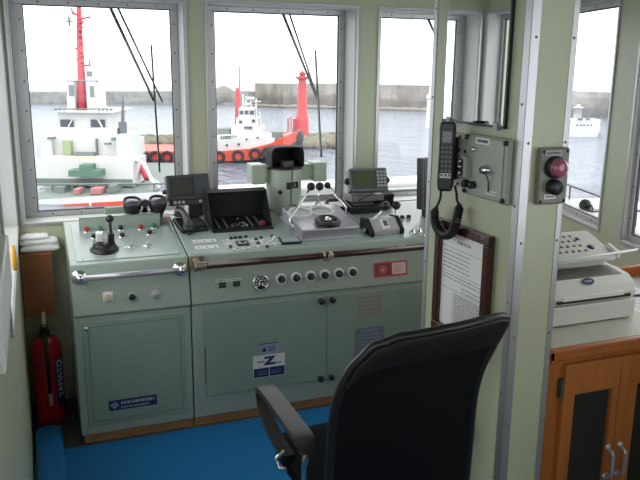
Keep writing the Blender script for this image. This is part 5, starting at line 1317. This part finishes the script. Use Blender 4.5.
wiper('wiper with twin grey arms and a black blade on the left front pane', [((111, 9), (154, 101), .0085), ((118.5, 9), (162.5, 102), .006)], ((151, 45), (159.5, 172)))
wiper('wiper with twin grey arms and a black blade on the middle front pane', [((283, 14), (318, 101), .0085), ((289.5, 14), (319.5, 104), .006)], ((315, 50), (321, 157)))
wiper('wiper with a single grey arm showing at the corner of the right front pane', [((429.5, 22), (452, 72), .009)], None)

# ================================================================== LIGHT, SKY, CAMERA
w = bpy.data.worlds.new('overcast_sky'); bpy.context.scene.world = w; w.use_nodes = True
nt = w.node_tree; bg = nt.nodes['Background']
tc = nt.nodes.new('ShaderNodeTexCoord'); sx = nt.nodes.new('ShaderNodeSeparateXYZ'); cr = nt.nodes.new('ShaderNodeValToRGB')
nt.links.new(tc.outputs['Generated'], sx.inputs[0]); nt.links.new(sx.outputs['Z'], cr.inputs['Fac'])
cr.color_ramp.elements[0].position = 0.; cr.color_ramp.elements[0].color = (.93, .95, 1, 1)
cr.color_ramp.elements[1].position = .6; cr.color_ramp.elements[1].color = (1, 1, 1, 1)
nt.links.new(cr.outputs['Color'], bg.inputs['Color']); bg.inputs['Strength'].default_value = 3.1
sun = bpy.data.lights.new('hazy_sun', 'SUN'); sun.energy = .5; sun.angle = .6; sun.color = (1, .97, .92)
so = bpy.data.objects.new('hazy_sun', sun); C.objects.link(so); so.rotation_euler = (math.radians(52), 0, math.radians(-25)); so.location = (0, 0, 20)

cam = bpy.data.cameras.new('camera'); co = bpy.data.objects.new('camera', cam); C.objects.link(co)
cam.sensor_fit = 'HORIZONTAL'; cam.sensor_width = 36; cam.lens = FPX / 640 * 36; cam.clip_start = .02; cam.clip_end = 1000
fwd = V((math.sin(YAW) * math.cos(PIT), math.cos(YAW) * math.cos(PIT), -math.sin(PIT))); right = V((math.cos(YAW), -math.sin(YAW), 0)); upv = right.cross(fwd)
cR_, sR_ = math.cos(ROLL), math.sin(ROLL)
# image x axis / y axis after roll (see ray())
r2 = right * cR_ + upv * sR_; u2 = -right * sR_ + upv * cR_
mm = MX.Identity(4)
for i in range(3): mm[i][0] = r2[i]; mm[i][1] = u2[i]; mm[i][2] = -fwd[i]
mm[0][3], mm[1][3], mm[2][3] = 0, 0, EYE
co.matrix_world = mm
sc_ = bpy.context.scene; sc_.camera = co
vs_ = sc_.view_settings; vs_.view_transform = 'Standard'; vs_.look = 'None'; vs_.exposure = 0.0; vs_.gamma = 1; vs_.use_curve_mapping = False
sc_.cycles.max_bounces = 10; sc_.cycles.diffuse_bounces = 5; sc_.cycles.transparent_max_bounces = 16
sc_.cycles.use_denoising = True
